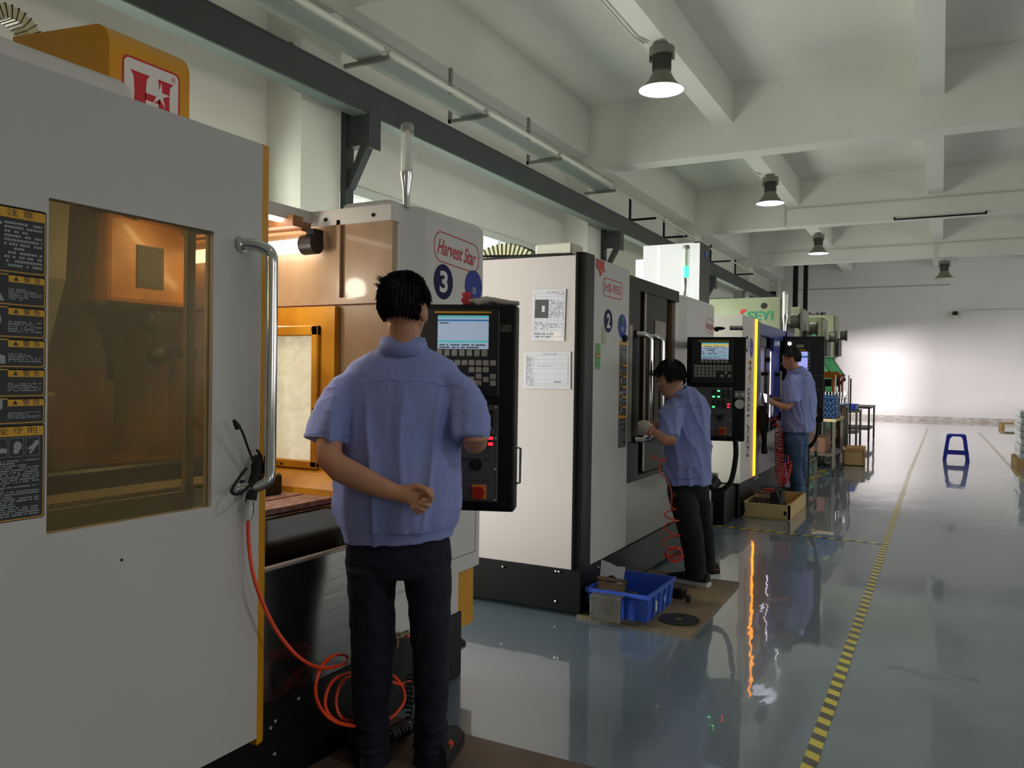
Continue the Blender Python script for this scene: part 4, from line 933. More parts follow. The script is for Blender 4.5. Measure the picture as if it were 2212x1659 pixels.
B().box(X3 - .045, X3 - .02, 9.90, 9.93, 1.22, 1.73).box(X3 - .045, X3 - .02, 9.90, 9.93, .95, 1.16).o('gap_light', mat('gap_work_light', 'ffffff', .4, emit=3, ecol='f4e8ff'), M3, label='slim bright work light in the door gap')
B().box(X3 - .012, X3 - .002, 9.165, 10.78, .345, .78).o('apron', mat('apron_dark_steel', '6e6a6e', .25, 1, var=.1, vscale=3), M3)
B().box(X3 - .02, X3 + .03, 9.165, 10.78, .78, .80).o('sill', GALV, M3)
B().box(X3 + .0, X3 + .20, 9.3, 10.6, .0, .05).o('foot_step', BLK, M3)
B().box(-3.5, -1.85, 8.32, 10.78, 1.9, 2.03).box(-3.5, -3.4, 8.3, 10.78, .35, 2.03).o('rear_housing', WHITE, M3)
HOODW = mat('hood_white', 'd2d0d6', .4)
B().box(-3.35, -2.70, 9.8, 10.25, 2.03, 3.06).box(-3.47, -3.35, 9.86, 10.2, 2.03, 2.9).box(-3.13, -2.625, 9.78, 9.8, 2.03, 3.05).o('column_hood', HOODW, M3, label='tall bright white column hood')
B().box(-2.70, -2.62, 9.785, 10.25, 2.03, 3.07).o('hood_stripe', mat('hood_dark', '2b2628', .4), M3)
B().cyl((-2.62, 10.05, 2.95), (-2.612, 10.05, 2.95), .04, seg=20).o('hood_emblem', mat('emblem_blue', '2a6ad0', .4), M3)
signal_tower(M3, -1.80, 10.9, 2.02, 2.54, .035)
B().box(-1.95, -1.75, 10.8, 11.0, .0, 2.02).o('frame_post', BLU, M3)
b = B().cyl((X3 + .01, 9.42, 1.62), (X3 + .06, 9.42, 1.62), .03).cyl((X3 + .01, 9.42, 1.46), (X3 + .03, 9.42, 1.46), .02)
b.o('door_latch', BLK, M3)
# coolant tank with castings on it
t = thing('coolant_tank', (-2.1, 8.0, 0), 'black coolant tank beside the second control panel with round castings on top', 'tank')
B().box(-2.6, -1.80, 7.75, 8.20, 0, .33, .01, 1).o('tank_body', BLK, t)
B().box(-2.55, -1.86, 7.78, 8.15, .33, .345).o('tank_rim', GALV, t)
B().box(-2.05, -1.95, 7.9, 8.1, .345, .46, .01, 1).box(-2.3, -2.1, 7.85, 8.1, .345, .42).cyl((-2.12, 7.84, .40), (-2.12, 7.82, .40), .11, seg=24).o('pump', mat('pump_grey', '5c5c54', .5, .3), t)
b = B(); b.cyl((-1.98, 7.80, .355), (-1.93, 7.86, .43), .085, seg=28); b.o('round_casting', mat('casting_dark', '262624', .35, .6), label='round dark casting with bright rim on the coolant tank', cat='metal part')
# ------------------------------------------------------------------ stamping presses
CRM = mat('press_cream_enamel', '989d82', .55, var=.12, vscale=2, col2='888e72'); CRM2 = mat('press_olive_body', '5d6446', .5, var=.1)  # the third press gets a darker olive body tone
PSIDE = mat('press_side_grey', 'a3a295', .55); PGR = mat('press_green_enamel', '2d6b44', .45, var=.2); PGD = mat('press_dark', '3b3832', .5); SGR = mat('maker_green', '1f7a58', .5)
def press(x0, x1, y, z0, z1, body, label, word, wx, wz, wh, ww, wheel, dep=.9):
    t = thing('stamping_press', ((x0 + x1) / 2, y + .5, 0), label, 'press', 'C-frame stamping presses in a row')
    B().box(x0, x1, y, y + dep, z0, z1, .02, 2).o('head_casing', body, t, smooth=40)
    B().box(x1 - .01, x1 + .02, y + .04, y + dep - .02, z0 + .03, z1 - .05).o('side_cover', PSIDE, t)
    B().box(x1 + .0, x1 + .10, y + .1, y + dep - .1, z0 + .04, z0 + (z1 - z0) * .45).o('gear_cover', PGD, t)
    if wheel: 
        wy = y + .45; wz_ = z0 + (z1 - z0) * .53
        B().cyl((x1 + .1, wy, wz_), (x1 + .22, wy, wz_), .115, seg=36).o('flywheel', mat('flywheel_grey', '8d8a7c', .4, .3), t, smooth=40)
        B().cyl((x1 + .22, wy, wz_), (x1 + .25, wy, wz_), .135, seg=36).o('flywheel_rim', PGD, t, smooth=40)
    B().cyl((x1 - .26, y - .004, z1 - .14), (x1 - .26, y + .01, z1 - .14), .05, seg=20).o('sight_hole', BLKPL, t)
    B().box(x0 + .1, x1 - .05, y + .15, y + .85, .55, z0).box(x0, x0 + .45, y + .1, y + .9, 0, z0).box(x0, x1 + .1, y + .05, y + .9, 0, .55).prism([(x1 - .05, z0 - .02), (x1 + .10, z0 - .25), (x1 + .24, z0 - .45), (x1 + .22, 1.55), (x1 - .05, 1.55)], 'y', y + .1, y + .5).o('frame', PGR, t)
    if word: txt('maker_lettering', word, SGR, t, FY(wx, y - .002, wz), ww, wh, off=.02, ext=.002)
    return t
p1 = press(-3.9, -2.30, 13.5, 1.95, 2.73, CRM, 'nearest cream stamping press with green lettering and a red corner mark', 'SEYI', -2.62, 2.43, .15, .40, True)
b = B(FY(-2.88, 13.498, 2.49)); b.prism([(-.05, .05), (.05, .05), (-.05, -.04)], 'z', 0, .003); b.o('red_corner_mark', RED, p1)
press(-3.2, -2.30, 15.6, 1.95, 2.74, CRM, 'second cream stamping press, its narrow front half hidden by the first', 'SEYI', -2.62, 2.05, .18, .40, True)
press(-3.4, -2.30, 18.6, 1.9, 2.76, CRM2, 'darker olive stamping press standing in front of the last one', 'SEYI', -2.62, 2.30, .18, .40, True)
press(-3.6, -2.29, 20.7, 1.95, 2.97, CRM, 'farthest and tallest pale stamping press of the row', None, 0, 0, 0, 0, True)
b = B()
for k in range(5): b.box(-3.0 + k * .09, -2.94 + k * .09, 20.9, 21.0, 2.97, 3.02 + .03 * (k % 2))
b.box(-2.62, -2.52, 20.9, 21.0, 2.97, 3.05); b.o('cable_plugs', PGD, label='row of small dark plugs on top of the farthest press', cat='plugs')
B().box(-3.6, -3.15, 13.7, 13.9, 2.73, 2.76).box(-3.10, -2.95, 13.7, 13.9, 2.73, 2.86).box(-3.13, -2.92, 13.68, 13.9, 2.86, 2.88).o('top_fittings', PGD, label='dark fittings on top of the nearest press', cat='fittings')
OG = mat('orange_paint', 'd5701c', .45)
t = thing('steel_column', (-4.6, 31, 0), 'tall pair of black steel posts rising behind the presses to the roof', 'post')
for xa, xb in ((-4.86, -4.70), (-4.50, -4.36)): B().box(xa, xb, 31.0, 31.2, 0, 6.1).o('post', BLK, t)
B().box(-4.86, -4.36, 31.02, 31.18, 3.0, 3.75).o('cross_plate', BLK, t)
B().box(-5.9, -5.2, 29.5, 29.6, 4.0, 4.5).box(-5.9, -4.9, 29.4, 29.6, 3.95, 4.05).o('vent_box', BLK, label='dark open vent box under the girder behind the presses', cat='vent')

# bench area between the presses
BENCH = mat('bench_steel_grey', '5b554e', .5, .3); TIMB = mat('bench_timber', 'b3a07c', .65, var=.2, vscale=6)
def bench(x0, x1, y0, y1, h, label, top=TIMB, cast=False, shelf=True):
    t = thing('work_table', ((x0 + x1) / 2, (y0 + y1) / 2, 0), label, 'table', 'steel-legged work tables')
    B().box(x0, x1, y0, y1, h - .045, h, .004, 1).o('table_top', top, t)
    z0 = .10 if cast else 0
    for x in (x0 + .03, x1 - .03):
        for y in (y0 + .03, y1 - .03):
            B().box(x - .02, x + .02, y - .02, y + .02, z0, h - .045).o('leg', BENCH, t)
            if cast: B().cyl((x - .015, y, .05), (x + .015, y, .05), .05, seg=18).box(x - .02, x + .02, y - .02, y + .02, .06, .11).o('caster', RUBBER, t)
    if shelf: B().box(x0 + .02, x1 - .02, y0 + .02, y1 - .02, .30, .33).o('lower_shelf', BENCH, t)
    return t
bench(-1.78, -1.33, 12.5, 13.6, .84, 'near work table on casters with a blue slotted crate on it', cast=True)
bench(-2.0, -1.50, 11.2, 12.0, .55, 'low steel table frame beside the jeans-clad worker', top=BENCH)
bench(-2.25, -1.66, 14.2, 15.5, .80, 'steel work table holding a brown tray behind the blue crate', top=BENCH)
bench(-2.1, -1.62, 16.2, 17.4, .70, 'narrow white-topped work table behind the brown tray', top=TUBEW)
bench(-2.3, -1.50, 18.0, 19.0, .78, 'work table carrying a flat blue tray', top=BENCH)
bench(-2.1, -1.38, 19.6, 21.2, .82, 'farthest steel work table of the row, with dark casters', top=BENCH, cast=True)
def crate(name, x0, x1, y0, y1, z0, z1, m, label, cat, slots=True, th=.012, group=None):
    b = B(); b.box(x0, x1, y0, y1, z0, z0 + th)
    def side(axis, c, a0, a1):
        if not slots:
            b.box(*((c, c + th) if axis == 'x' else (a0, a1)), *((a0, a1) if axis == 'x' else (c, c + th)), z0, z1); return
        n = 8
        for k in range(4):
            za = z0 + (z1 - z0) * k / 4
            seg = (za, za + (z1 - z0) * .09)
            b.box(*((c, c + th) if axis == 'x' else (a0, a1)), *((a0, a1) if axis == 'x' else (c, c + th)), *seg)
        b.box(*((c, c + th) if axis == 'x' else (a0, a1)), *((a0, a1) if axis == 'x' else (c, c + th)), z1 - (z1 - z0) * .12, z1)
        for k in range(n + 1):
            p = a0 + (a1 - a0) * k / n; q = (p - .01, p + .01)
            b.box(*((c, c + th) if axis == 'x' else q), *(q if axis == 'x' else (c, c + th)), z0, z1)
    side('x', x0, y0, y1); side('x', x1 - th, y0, y1); side('y', y0, x0, x1); side('y', y1 - th, x0, x1)
    b.box(x0 - .01, x1 + .01, y0 - .01, y0 + .004, z1 - .03, z1 - .01).box(x0 - .01, x1 + .01, y1 - .004, y1 + .01, z1 - .03, z1 - .01).box(x0 - .01, x0 + .004, y0, y1, z1 - .03, z1 - .01).box(x1 - .004, x1 + .01, y0, y1, z1 - .03, z1 - .01)
    return b.o(name, m, None, label=label, cat=cat, group=group)
DB = mat('crate_dark_blue', '24406a', .45); BRN = mat('tray_brown', '5c4530', .6, var=.2)
crate('plastic_crate', -1.76, -1.36, 12.55, 13.2, .84, 1.17, DB, 'dark blue slotted plastic crate on the near work table', 'crate')
crate('tray_box', -2.22, -1.68, 14.3, 15.2, .80, 1.02, BRN, 'dark brown tray on the steel work table behind the blue crate', 'tray', slots=False)
crate('plastic_tray', -2.2, -1.56, 18.1, 18.9, .78, .90, mat('tray_blue', '1f3aa0', .4), 'flat bright blue tray on the far work table', 'tray', slots=False)
WIRE = mat('wire_basket', 'a9adb2', .35, .6)
t = thing('wire_basket', (-1.85, 15.8, .95), 'wire basket of shiny wrapped parts standing above the brown tray', 'basket')
b = B()
for z in (1.0, 1.06, 1.12, 1.18):
    b.tube([(-2.15, 15.5, z), (-1.56, 15.5, z), (-1.52, 16.1, z), (-2.15, 16.1, z)], .005, 5, closed=True)
for k in range(12): b.tube([(-2.13 + k * .05, 15.5, .98), (-2.15 + k * .053, 15.49, 1.19)], .004, 5)
for k in range(8): b.tube([(-1.56, 15.55 + k * .07, .98), (-1.53, 15.55 + k * .07, 1.19)], .004, 5)
b.box(-2.15, -1.56, 15.5, 16.1, .96, .985); b.o('basket_wires', WIRE, t)
b = B()
for k in range(14): b.ball((random.uniform(-2.1, -1.65), random.uniform(15.6, 16.0), random.uniform(1.02, 1.13)), random.uniform(.05, .09), random.uniform(.04, .08), random.uniform(.04, .07), u=7, v=5, rot=Matrix.Rotation(random.random() * 3, 3, 'X'))
b.o('wrapped_parts', mat('plastic_wrapped_dark', '4c5058', .15, coat=1, var=.6, vscale=30), t, kind='stuff')
bench(-2.2, -1.5, 15.6, 16.05, .95, 'tall stand under the wire basket', top=BENCH, shelf=False)
POLES = [(-1.845, 15.2, 1.10, 1.53, .014, GALV, 'thin grey upright rod nearest the green press frame'), (-1.80, 16.3, 1.0, 1.52, .026, OG, 'thick orange upright post among the rods'), (-1.72, 16.0, 1.0, 1.50, .013, GALV, 'grey rod right of the thick orange post'), (-1.68, 16.2, 1.0, 1.48, .020, mat('dark_red_paint', '6e1d22', .45), 'dark red upright post with bent top'), (-1.63, 16.2, 1.0, 1.45, .020, mat('rust_orange_paint', 'b5603a', .5), 'rust orange upright post right of the dark red one'), (-1.545, 16.5, 1.0, 1.50, .010, GALV, 'thin rod at the far right of the posts'), (-1.51, 16.5, 1.05, 1.44, .015, mat('maroon_paint', '4a1a26', .45), 'short maroon post at the right end of the rods')]
for x, y, z0, z1, r, m, lb in POLES: B().cyl((x, y, 0), (x, y, z1), r, seg=10).o('upright_rod', m, label=lb, cat='rod', group='upright rods behind the work tables')
B().box(-2.05, -1.70, 16.25, 16.35, 1.44, 1.56).prism([(-1.72, 1.56), (-1.62, 1.48), (-1.72, 1.40)], 'y', 16.24, 16.3).o('orange_guard', OG, label='orange guard bar under the green press frame', cat='guard')
b = B(); b.box(-2.1, -1.75, 16.8, 17.0, 1.28, 1.42); b.tube([(-1.9, 16.9, 1.4), (-1.68, 16.9, 1.5), (-1.66, 16.9, 1.42), (-1.78, 16.9, 1.30)], .03, 8).ball((-1.95, 16.9, 1.10), .2, .1, .08); b.box(-2.1, -2.0, 16.8, 16.9, 0, 1.3)
b.o('press_tooling', BLK, label='black press tooling below the orange guard', cat='tooling')
# carton on the floor and carton on the low table
CARD = mat('cardboard', 'a98a5e', .8, var=.08, vscale=5); CARDI = mat('cardboard_light', 'c09a6e', .8)
t = thing('cardboard_box', (-1.25, 14.55, 0), 'open brown cardboard box standing on the floor in front of the tables', 'box')
b = B()
x0, x1, y0, y1, z1 = -1.40, -1.10, 14.36, 14.75, .255
b.box(x0, x1, y0, y1, 0, .01).box(x0, x0 + .006, y0, y1, 0, z1).box(x1 - .006, x1, y0, y1, 0, z1).box(x0, x1, y0, y0 + .006, 0, z1).box(x0, x1, y1 - .006, y1, 0, z1)
b.o('carton_body', CARD, t)
B().prism([(y0, z1), (y0 - .03, z1 + .0), (y0 - .03, z1 + .004), (y0, z1 + .004)], 'x', x0, x1).prism([(x0, z1), (x0 - .05, z1 + .035), (x0 - .05, z1 + .039), (x0, z1 + .004)], 'y', y0, y1).prism([(x1, z1), (x1 + .02, z1 - .05), (x1 + .024, z1 - .05), (x1 + .004, z1)], 'y', y0, y1).prism([(y1, z1), (y1 + .03, z1 + .05), (y1 + .034, z1 + .05), (y1, z1 + .004)], 'x', x0, x1).o('carton_flaps', CARDI, t)
t = thing('cardboard_box', (-1.75, 11.5, .55), 'cardboard box with upright flaps on the low steel table', 'box')
B().box(-1.95, -1.55, 11.3, 11.8, .55, .72).o('carton_body', mat('cardboard_red', '8a6a50', .8), t)
B().prism([(-1.56, .72), (-1.50, .86), (-1.495, .86), (-1.55, .72)], 'y', 11.3, 11.8).box(-1.95, -1.6, 11.295, 11.3, .70, .84).o('carton_flaps', CARDI, t)
B().box(-1.9, -1.6, 11.25, 11.9, .33, .42).o('metal_parts', mat('parts_green_grey', '6f7868', .5, .3, var=.5, vscale=30), label='greenish metal parts on the shelf of the low table', cat='metal parts')
B().box(-1.8, -1.5, 12.7, 13.4, .33, .55).o('parts_box', mat('rust_box', '6b4332', .6), label='rusty parts box on the lower shelf of the near work table', cat='box')
B().tube(spline([(-2.3, 13.3, .02), (-2.0, 13.5, .1), (-1.9, 13.9, .25), (-1.7, 14.0, .05), (-1.55, 14.0, .01)], 5), .03, 8).ball((-1.75, 14.0, .08), .10, .15, .08).o('cable_pile', RUBBER, label='black cables piled on the floor behind the near table', cat='cables')

# ------------------------------------------------------------------ floor tapes
TAPE = bpy.data.materials.new('hazard_tape'); TAPE.use_nodes = True
N = TAPE.node_tree.nodes; L = TAPE.node_tree.links; pb = N['Principled BSDF']; tc = N.new('ShaderNodeTexCoord'); sp = N.new('ShaderNodeSeparateXYZ'); L.new(tc.outputs['Object'], sp.inputs[0])
def mth(op, a, b=None):
    n = N.new('ShaderNodeMath'); n.operation = op
    for i, v in enumerate((a, b)):
        if v is None: continue
        if isinstance(v, (int, float)): n.inputs[i].default_value = v
        else: L.new(v, n.inputs[i])
    return n.outputs[0]
su = mth('ADD', mth('MULTIPLY', sp.outputs[0], .55), sp.outputs[1]); fr = mth('FRACT', mth('DIVIDE', su, .115)); gt = mth('GREATER_THAN', fr, .5)
mx = N.new('ShaderNodeMix'); mx.data_type = 'RGBA'; mx.inputs[6].default_value = (*lin('3c3a30'), 1); mx.inputs[7].default_value = (*lin('d8c32e'), 1)
L.new(gt, mx.inputs[0]); L.new(mx.outputs[2], pb.inputs['Base Color']); pb.inputs['Roughness'].default_value = .4; pb.inputs['Coat Weight'].default_value = .6
def tape(pts, wd, label, M=None):
    b = B()
    for (xa, ya), (xb, yb) in zip(pts, pts[1:]):
        d = Vector((xb - xa, yb - ya, 0)).normalized(); n = Vector((-d.y, d.x, 0)) * wd / 2; A, C = Vector((xa, ya, .002)), Vector((xb, yb, .002))
        b.quad(A - n, C - n, C + n, A + n)
    o = b.o('floor_tape', TAPE, None, label=label, cat='floor tape'); return o
tape([(-.40, 1.0), (-.40, 7), (-.405, 14), (-.36, 21), (-.34, 27)], .052, 'long yellow and black hazard tape running along the aisle floor')
o = tape([(-2.3, 7.73), (-.42, 7.61)], .05, 'short hazard tape crossing from the machines to the aisle tape')
for v in o.data.vertices: v.co = Vector((v.co.y, -v.co.x, v.co.z))
o.rotation_euler = (0, 0, PI / 2)
tape([(1.06, 8), (1.06, 14), (1.0, 22), (.95, 26)], .052, 'faint hazard tape on the right part of the floor')
tape([(-1.62, 12.0), (-1.56, 12.7)], .11, 'short striped tape patch by the near table casters'); tape([(-1.62, 12.95), (-1.58, 13.4)], .11, 'short striped tape patch behind the near table casters')

# ------------------------------------------------------------------ stool, pallets, stack
SB = mat('stool_blue_plastic', '1b2fae', .3)
def stool(cx, cy, h=.47, a=.02):
    t = thing('plastic_stool', (cx, cy, 0), 'blue plastic stool standing alone in the aisle', 'stool', rotz=0)
    wt, wb = .15, .21
    def corner(sx, sy, z):
        w_ = wb + (wt - wb) * z / h; return Vector((cx + sx * w_, cy + sy * w_, z))
    b = B(); pr = rrect(wt * 2, wt * 2, .04, 5)
    b.prism([(cx + x, cy + y) for x, y in pr], 'z', h - .035, h - .01)
    pr2 = rrect(wt * 2 - .03, wt * 2 - .03, .04, 5); b.prism([(cx + x, cy + y) for x, y in pr2], 'z', h - .01, h)
    b.o('seat', SB, t)
    for sx in (-1, 1):
        for sy in (-1, 1):
            b = B()
            for ax in (0, 1):
                d = Vector((-sx, 0, 0)) if ax == 0 else Vector((0, -sy, 0)); o_ = Vector((0, -sy * .006, 0)) if ax == 0 else Vector((-sx * .006, 0, 0))
                P = []
                for z, wd_ in ((0, .055), (.12, .06), (.2, .058), (h - .09, .058), (h - .04, .085), (h - .03, .12)):
                    c = corner(sx, sy, z); P.append((c, c + d * wd_))
                for (a0, a1), (b0, b1) in zip(P, P[1:]):
                    vs = [b.bm.verts.new(p) for p in (a0, a1, b1, b0, a0 + o_, a1 + o_, b1 + o_, b0 + o_)]
                    for f in ((0, 1, 2, 3), (4, 7, 6, 5), (0, 4, 5, 1), (1, 5, 6, 2), (2, 6, 7, 3), (3, 7, 4, 0)): b.bm.faces.new([vs[i] for i in f])
            bmesh.ops.recalc_face_normals(b.bm, faces=b.bm.faces[:]); b.o('leg', SB, t)
    b = B()
    for z0, z1 in ((.115, .165),):
        for s in (-1, 1):
            w0 = wb + (wt - wb) * z0 / h; w1 = wb + (wt - wb) * z1 / h
            b.prism([(cy + s * w0 - .004, z0), (cy + s * w0 + .004, z0), (cy + s * w1 + .004, z1), (cy + s * w1 - .004, z1)], 'x', cx - w0 + .03, cx + w0 - .03)
            b.prism([(cx + s * w0 - .004, z0), (cx + s * w0 + .004, z0), (cx + s * w1 + .004, z1), (cx + s * w1 - .004, z1)], 'y', cy - w0 + .03, cy + w0 - .03)
    b.o('cross_rail', SB, t)
    return t
stool(.255, 16.5)
PW = mat('pallet_wood', 'c09a62', .75, var=.2, vscale=8)
def pallet(x0, x1, y0, y1, h, label):
    t = thing('wooden_pallet', ((x0 + x1) / 2, (y0 + y1) / 2, 0), label, 'pallet', 'wooden pallets')
    n = 6
    for k in range(n):
        a = y0 + (y1 - y0) * k / n; B().box(x0, x1, a, a + (y1 - y0) / n * .8, h - .022, h).o('deck_board', PW, t)
    for x in (x0 + .05, (x0 + x1) / 2, x1 - .05): B().box(x - .05, x + .05, y0, y1, .0, h - .022).o('runner', PW, t)
    return t
pallet(1.62, 2.75, 28.6, 29.8, .16, 'pale wooden pallet lying by the far wall')
pallet(1.12, 2.3, 15.6, 16.9, .14, 'wooden pallet under the plastic-wrapped stack at the right edge')
b = B(); 
for k in range(7): b.box(1.17 + random.uniform(-.015, .015), 2.25, 15.65, 16.85, .14 + k * .115, .25 + k * .115, .02, 2)
b.o('wrapped_stack', mat('film_wrapped_bags', 'c3cfcb', .18, coat=.6, var=.25, vscale=9, bump=.9, bscale=22, bdist=.05), label='stack of goods in clear crinkled film at the right edge of the picture', cat='wrapped stack')

# ------------------------------------------------------------------ near floor things
PLY = mat('oily_plywood', '9a8463', .5, var=.3, vscale=2.2, col2='5b4f3c', rvar=.25, bump=.1, bscale=30)
PLY2 = mat('oily_plywood_brown', '6e5644', .45, var=.3, vscale=2.5, col2='4a3a30', rvar=.2)
B().box(-1.93, -.75, 1.2, 2.665, 0, .018).o('plywood_board', PLY2, label='brown oily board under the first worker at the bottom edge', cat='board')
b = B(); b.bm.verts.ensure_lookup_table()
b.prism([(-1.846, 4.318), (-1.163, 4.288), (-1.19, 5.585), (-1.83, 5.62)], 'z', 0, .018); b.o('plywood_board', PLY, label='tan stained plywood board under the second worker', cat='board')
B().cyl((-1.30, 4.53, .019), (-1.30, 4.53, .024), .115, seg=48).o('grinding_disc', mat('disc_black', '1c1d20', .6), label='flat black cutting disc lying on the plywood board', cat='disc')
bpy.data.objects['grinding_disc']
B().cyl((-1.30, 4.53, .024), (-1.30, 4.53, .0245), .018, seg=20).o('disc_hole', PLY, bpy.data.objects['grinding_disc'])
B().box(-1.744, -1.562, 4.27, 4.30, .019, .163, .004, 1).box(-1.744, -1.562, 4.30, 4.345, .150, .163).o('steel_plate_block', mat('raw_steel_block', '9b9690', .35, .8, var=.3, vscale=12), label='upright raw steel block leaning in front of the blue crate', cat='steel block')
CB = mat('crate_bright_blue', '3458c0', .4)
t = thing('plastic_crate', (-1.6, 4.55, .018), 'bright blue plastic crate on the plywood board beside the black machine base', 'crate')
def taper_crate(t, x0, x1, y0, y1, z0, z1, f, m):
    cx, cy = (x0 + x1) / 2, (y0 + y1) / 2; b = B()
    def q(z):
        k = f + (1 - f) * (z - z0) / (z1 - z0); return [(cx + (x - cx) * k, cy + (y - cy) * k) for x, y in ((x0, y0), (x1, y0), (x1, y1), (x0, y1))]
    lo, hi = q(z0), q(z1); th = .006
    for i in range(4):
        j = (i + 1) % 4; A = [Vector((*lo[i], z0)), Vector((*lo[j], z0)), Vector((*hi[j], z1)), Vector((*hi[i], z1))]; c = Vector((cx, cy, 0))
        I = [Vector((p.x + (cx - p.x) * .035, p.y + (cy - p.y) * .035, p.z)) for p in A]; vs = [b.bm.verts.new(p) for p in A + I]
        for fc in ((0, 1, 2, 3), (4, 7, 6, 5), (3, 2, 6, 7)): b.bm.faces.new([vs[k] for k in fc])
    vs = [b.bm.verts.new(Vector((*p, z0))) for p in lo]; b.bm.faces.new(vs)
    bmesh.ops.recalc_face_normals(b.bm, faces=b.bm.faces[:])
    body_ = b
    b = B(); rim = q(z1); rim2 = [(cx + (x - cx) * 1.04, cy + (y - cy) * 1.04) for x, y in rim]; 
    for i in range(4):
        j = (i + 1) % 4
        for a_, c_ in (((*rim[i], z1), (*rim[j], z1)),): 
            vs = [b.bm.verts.new(Vector(p)) for p in ((*rim[i], z1), (*rim[j], z1), (*rim2[j], z1), (*rim2[i], z1), (*rim2[j], z1 - .022), (*rim2[i], z1 - .022))]
            b.bm.faces.new((vs[0], vs[1], vs[2], vs[3])); b.bm.faces.new((vs[3], vs[2], vs[4], vs[5]))
    b.o('crate_rim', m, t); b = body_
    for i in range(4):
        j = (i + 1) % 4; n = 5
        for k in range(1, n):
            u = k / n; pl = Vector((*lo[i], z0)).lerp(Vector((*lo[j], z0)), u); ph = Vector((*hi[i], z1 - .02)).lerp(Vector((*hi[j], z1 - .02)), u); d = (Vector((*lo[j], 0)) - Vector((*lo[i], 0))).normalized() * .004; nn = Vector((d.y, -d.x, 0)) * 1.8
            vs = [b.bm.verts.new(p) for p in (pl - d, pl + d, ph + d, ph - d, pl - d + nn, pl + d + nn, ph + d + nn, ph - d + nn)]
            for fc in ((4, 5, 6, 7), (0, 4, 7, 3), (1, 2, 6, 5)): b.bm.faces.new([vs[q_] for q_ in fc])
    b.o('crate_body', m, t)
taper_crate(t, -1.80, -1.43, 4.36, 4.87, .019, .175, .93, CB)
B().box(-1.4325, -1.431, 4.50, 4.535, .05, .11).box(-1.4325, -1.431, 4.66, 4.69, .07, .11).o('paper_tag', PAPER, t)
STL = mat('oiled_steel', '6e675e', .3, .8, var=.3, vscale=20)
tb = B(Matrix.Translation((-1.70, 4.47, .155)) @ Matrix.Rotation(math.radians(-28), 4, 'X')); tb.box(-.075, .095, -.02, .02, -.02, .06, .003, 1).box(-.08, .10, -.03, -.018, .04, .06); tb.o('steel_bracket_part', STL, label='oiled steel vise jaw lying on top in the blue crate', cat='steel part')
tb = B(Matrix.Translation((-1.67, 4.56, .10)) @ Matrix.Rotation(math.radians(-20), 4, 'X')); tb.box(-.10, .12, -.05, .05, -.07, .03, .004, 1); tb.o('steel_block_part', STL, label='dark steel block lying inside the blue crate', cat='steel part')
tb = B(Matrix.Translation((-1.69, 4.475, .225)) @ Matrix.Rotation(math.radians(-14), 4, 'X')); tb.prism([(-.075, -.03), (.07, -.04), (.078, .055), (.02, .055), (-.02, .075), (-.075, .08)], 'z', -.001, .001)
tb = B(Matrix.Translation((-1.69, 4.475, .23)) @ Matrix.Rotation(math.radians(78), 4, 'X')); tb.prism([(-.075, -.03), (.07, -.04), (.078, .062), (.02, .06), (-.02, .075), (-.075, .088)], 'z', -.001, .001); o = tb.o('paper_sheet', PAPER, label='crumpled white paper card standing in the blue crate', cat='paper')
tb = B(Matrix.Translation((-1.69, 4.475, .23)) @ Matrix.Rotation(math.radians(78), 4, 'X')); tb.prism([(-.035 + .035 * math.cos(a) + .035, -.035 + .04 * math.sin(a)) for a in [i * PI / 14 for i in range(15)]], 'z', .0012, .002); tb.o('round_print', DGREY, o)
# castings near the crate
B().box(-1.47, -1.40, 4.95, 5.06, .019, .085, .01, 1).cyl((-1.40, 4.98, .05), (-1.385, 4.98, .05), .02).cyl((-1.36, 4.90, .045), (-1.34, 4.90, .045), .022).o('vise_clamp', mat('clamp_dark', '2a2622', .4, .5), label='small dark clamp on the board behind the blue crate', cat='clamp')
# wooden crate with castings at machine 3
WC = mat('pale_crate_wood', 'c9b07a', .7, var=.12, vscale=5)
t = thing('wooden_crate', (-1.53, 8.9, 0), 'shallow pale wooden crate of castings on the floor by the third machine', 'crate')
b = B(); x0, x1, y0, y1, h = -1.765, -1.30, 8.36, 9.45, .15
b.box(x0, x1, y0, y0 + .02, 0.012, h).box(x0, x1, y1 - .02, y1, .012, h).box(x0, x0 + .02, y0, y1, .012, h).box(x1 - .02, x1, y0, y1, .012, h)
b.o('crate_sides', WC, t); B().box(x0, x1, y0, y1, 0, .014).o('crate_bottom', PW, t)
B().box(x1 - .06, x1 - .03, y0 - .002, y0, .05, .09).o('stamp_mark', LBLK, t); B().box(x0 + .01, x0 + .03, y0 - .002, y0, .05, .10).o('corner_clip', mat('teal_clip', '1f3c40', .5), t)
B().box(-1.70, -1.52, 8.55, 8.85, .10, .19, .006, 1).box(-1.72, -1.5, 8.9, 9.0, .05, .2, .005, 1).o('aluminium_casting', mat('dull_aluminium', '6e6a60', .45, .7, var=.2), label='dull grey drilled casting in the wooden crate', cat='casting')
b = B(); [b.cyl((x, 8.549, z), (x, 8.56, z), .012, seg=10) for x, z in ((-1.66, .14), (-1.62, .12), (-1.56, .15))]; b.o('drill_holes', BLKPL, bpy.data.objects['aluminium_casting'])
B().prism([(8.45, .03), (8.8, .03), (8.75, .26), (8.62, .27)], 'x', -1.50, -1.42).prism([(-1.52, .03), (-1.38, .03), (-1.46, .27), (-1.52, .24)], 'y', 8.50, 8.8).o('black_bracket', RUBBER, label='black wedge-shaped bracket in the wooden crate', cat='bracket')
B().box(-1.66, -1.52, 8.93, 9.0, .20, .225, .005, 1).ball((-1.50, 8.96, .215), .03, .02, .015).o('red_gloves', mat('red_cloth', '9c3434', .8), label='red cloth lying on the castings in the wooden crate', cat='cloth')

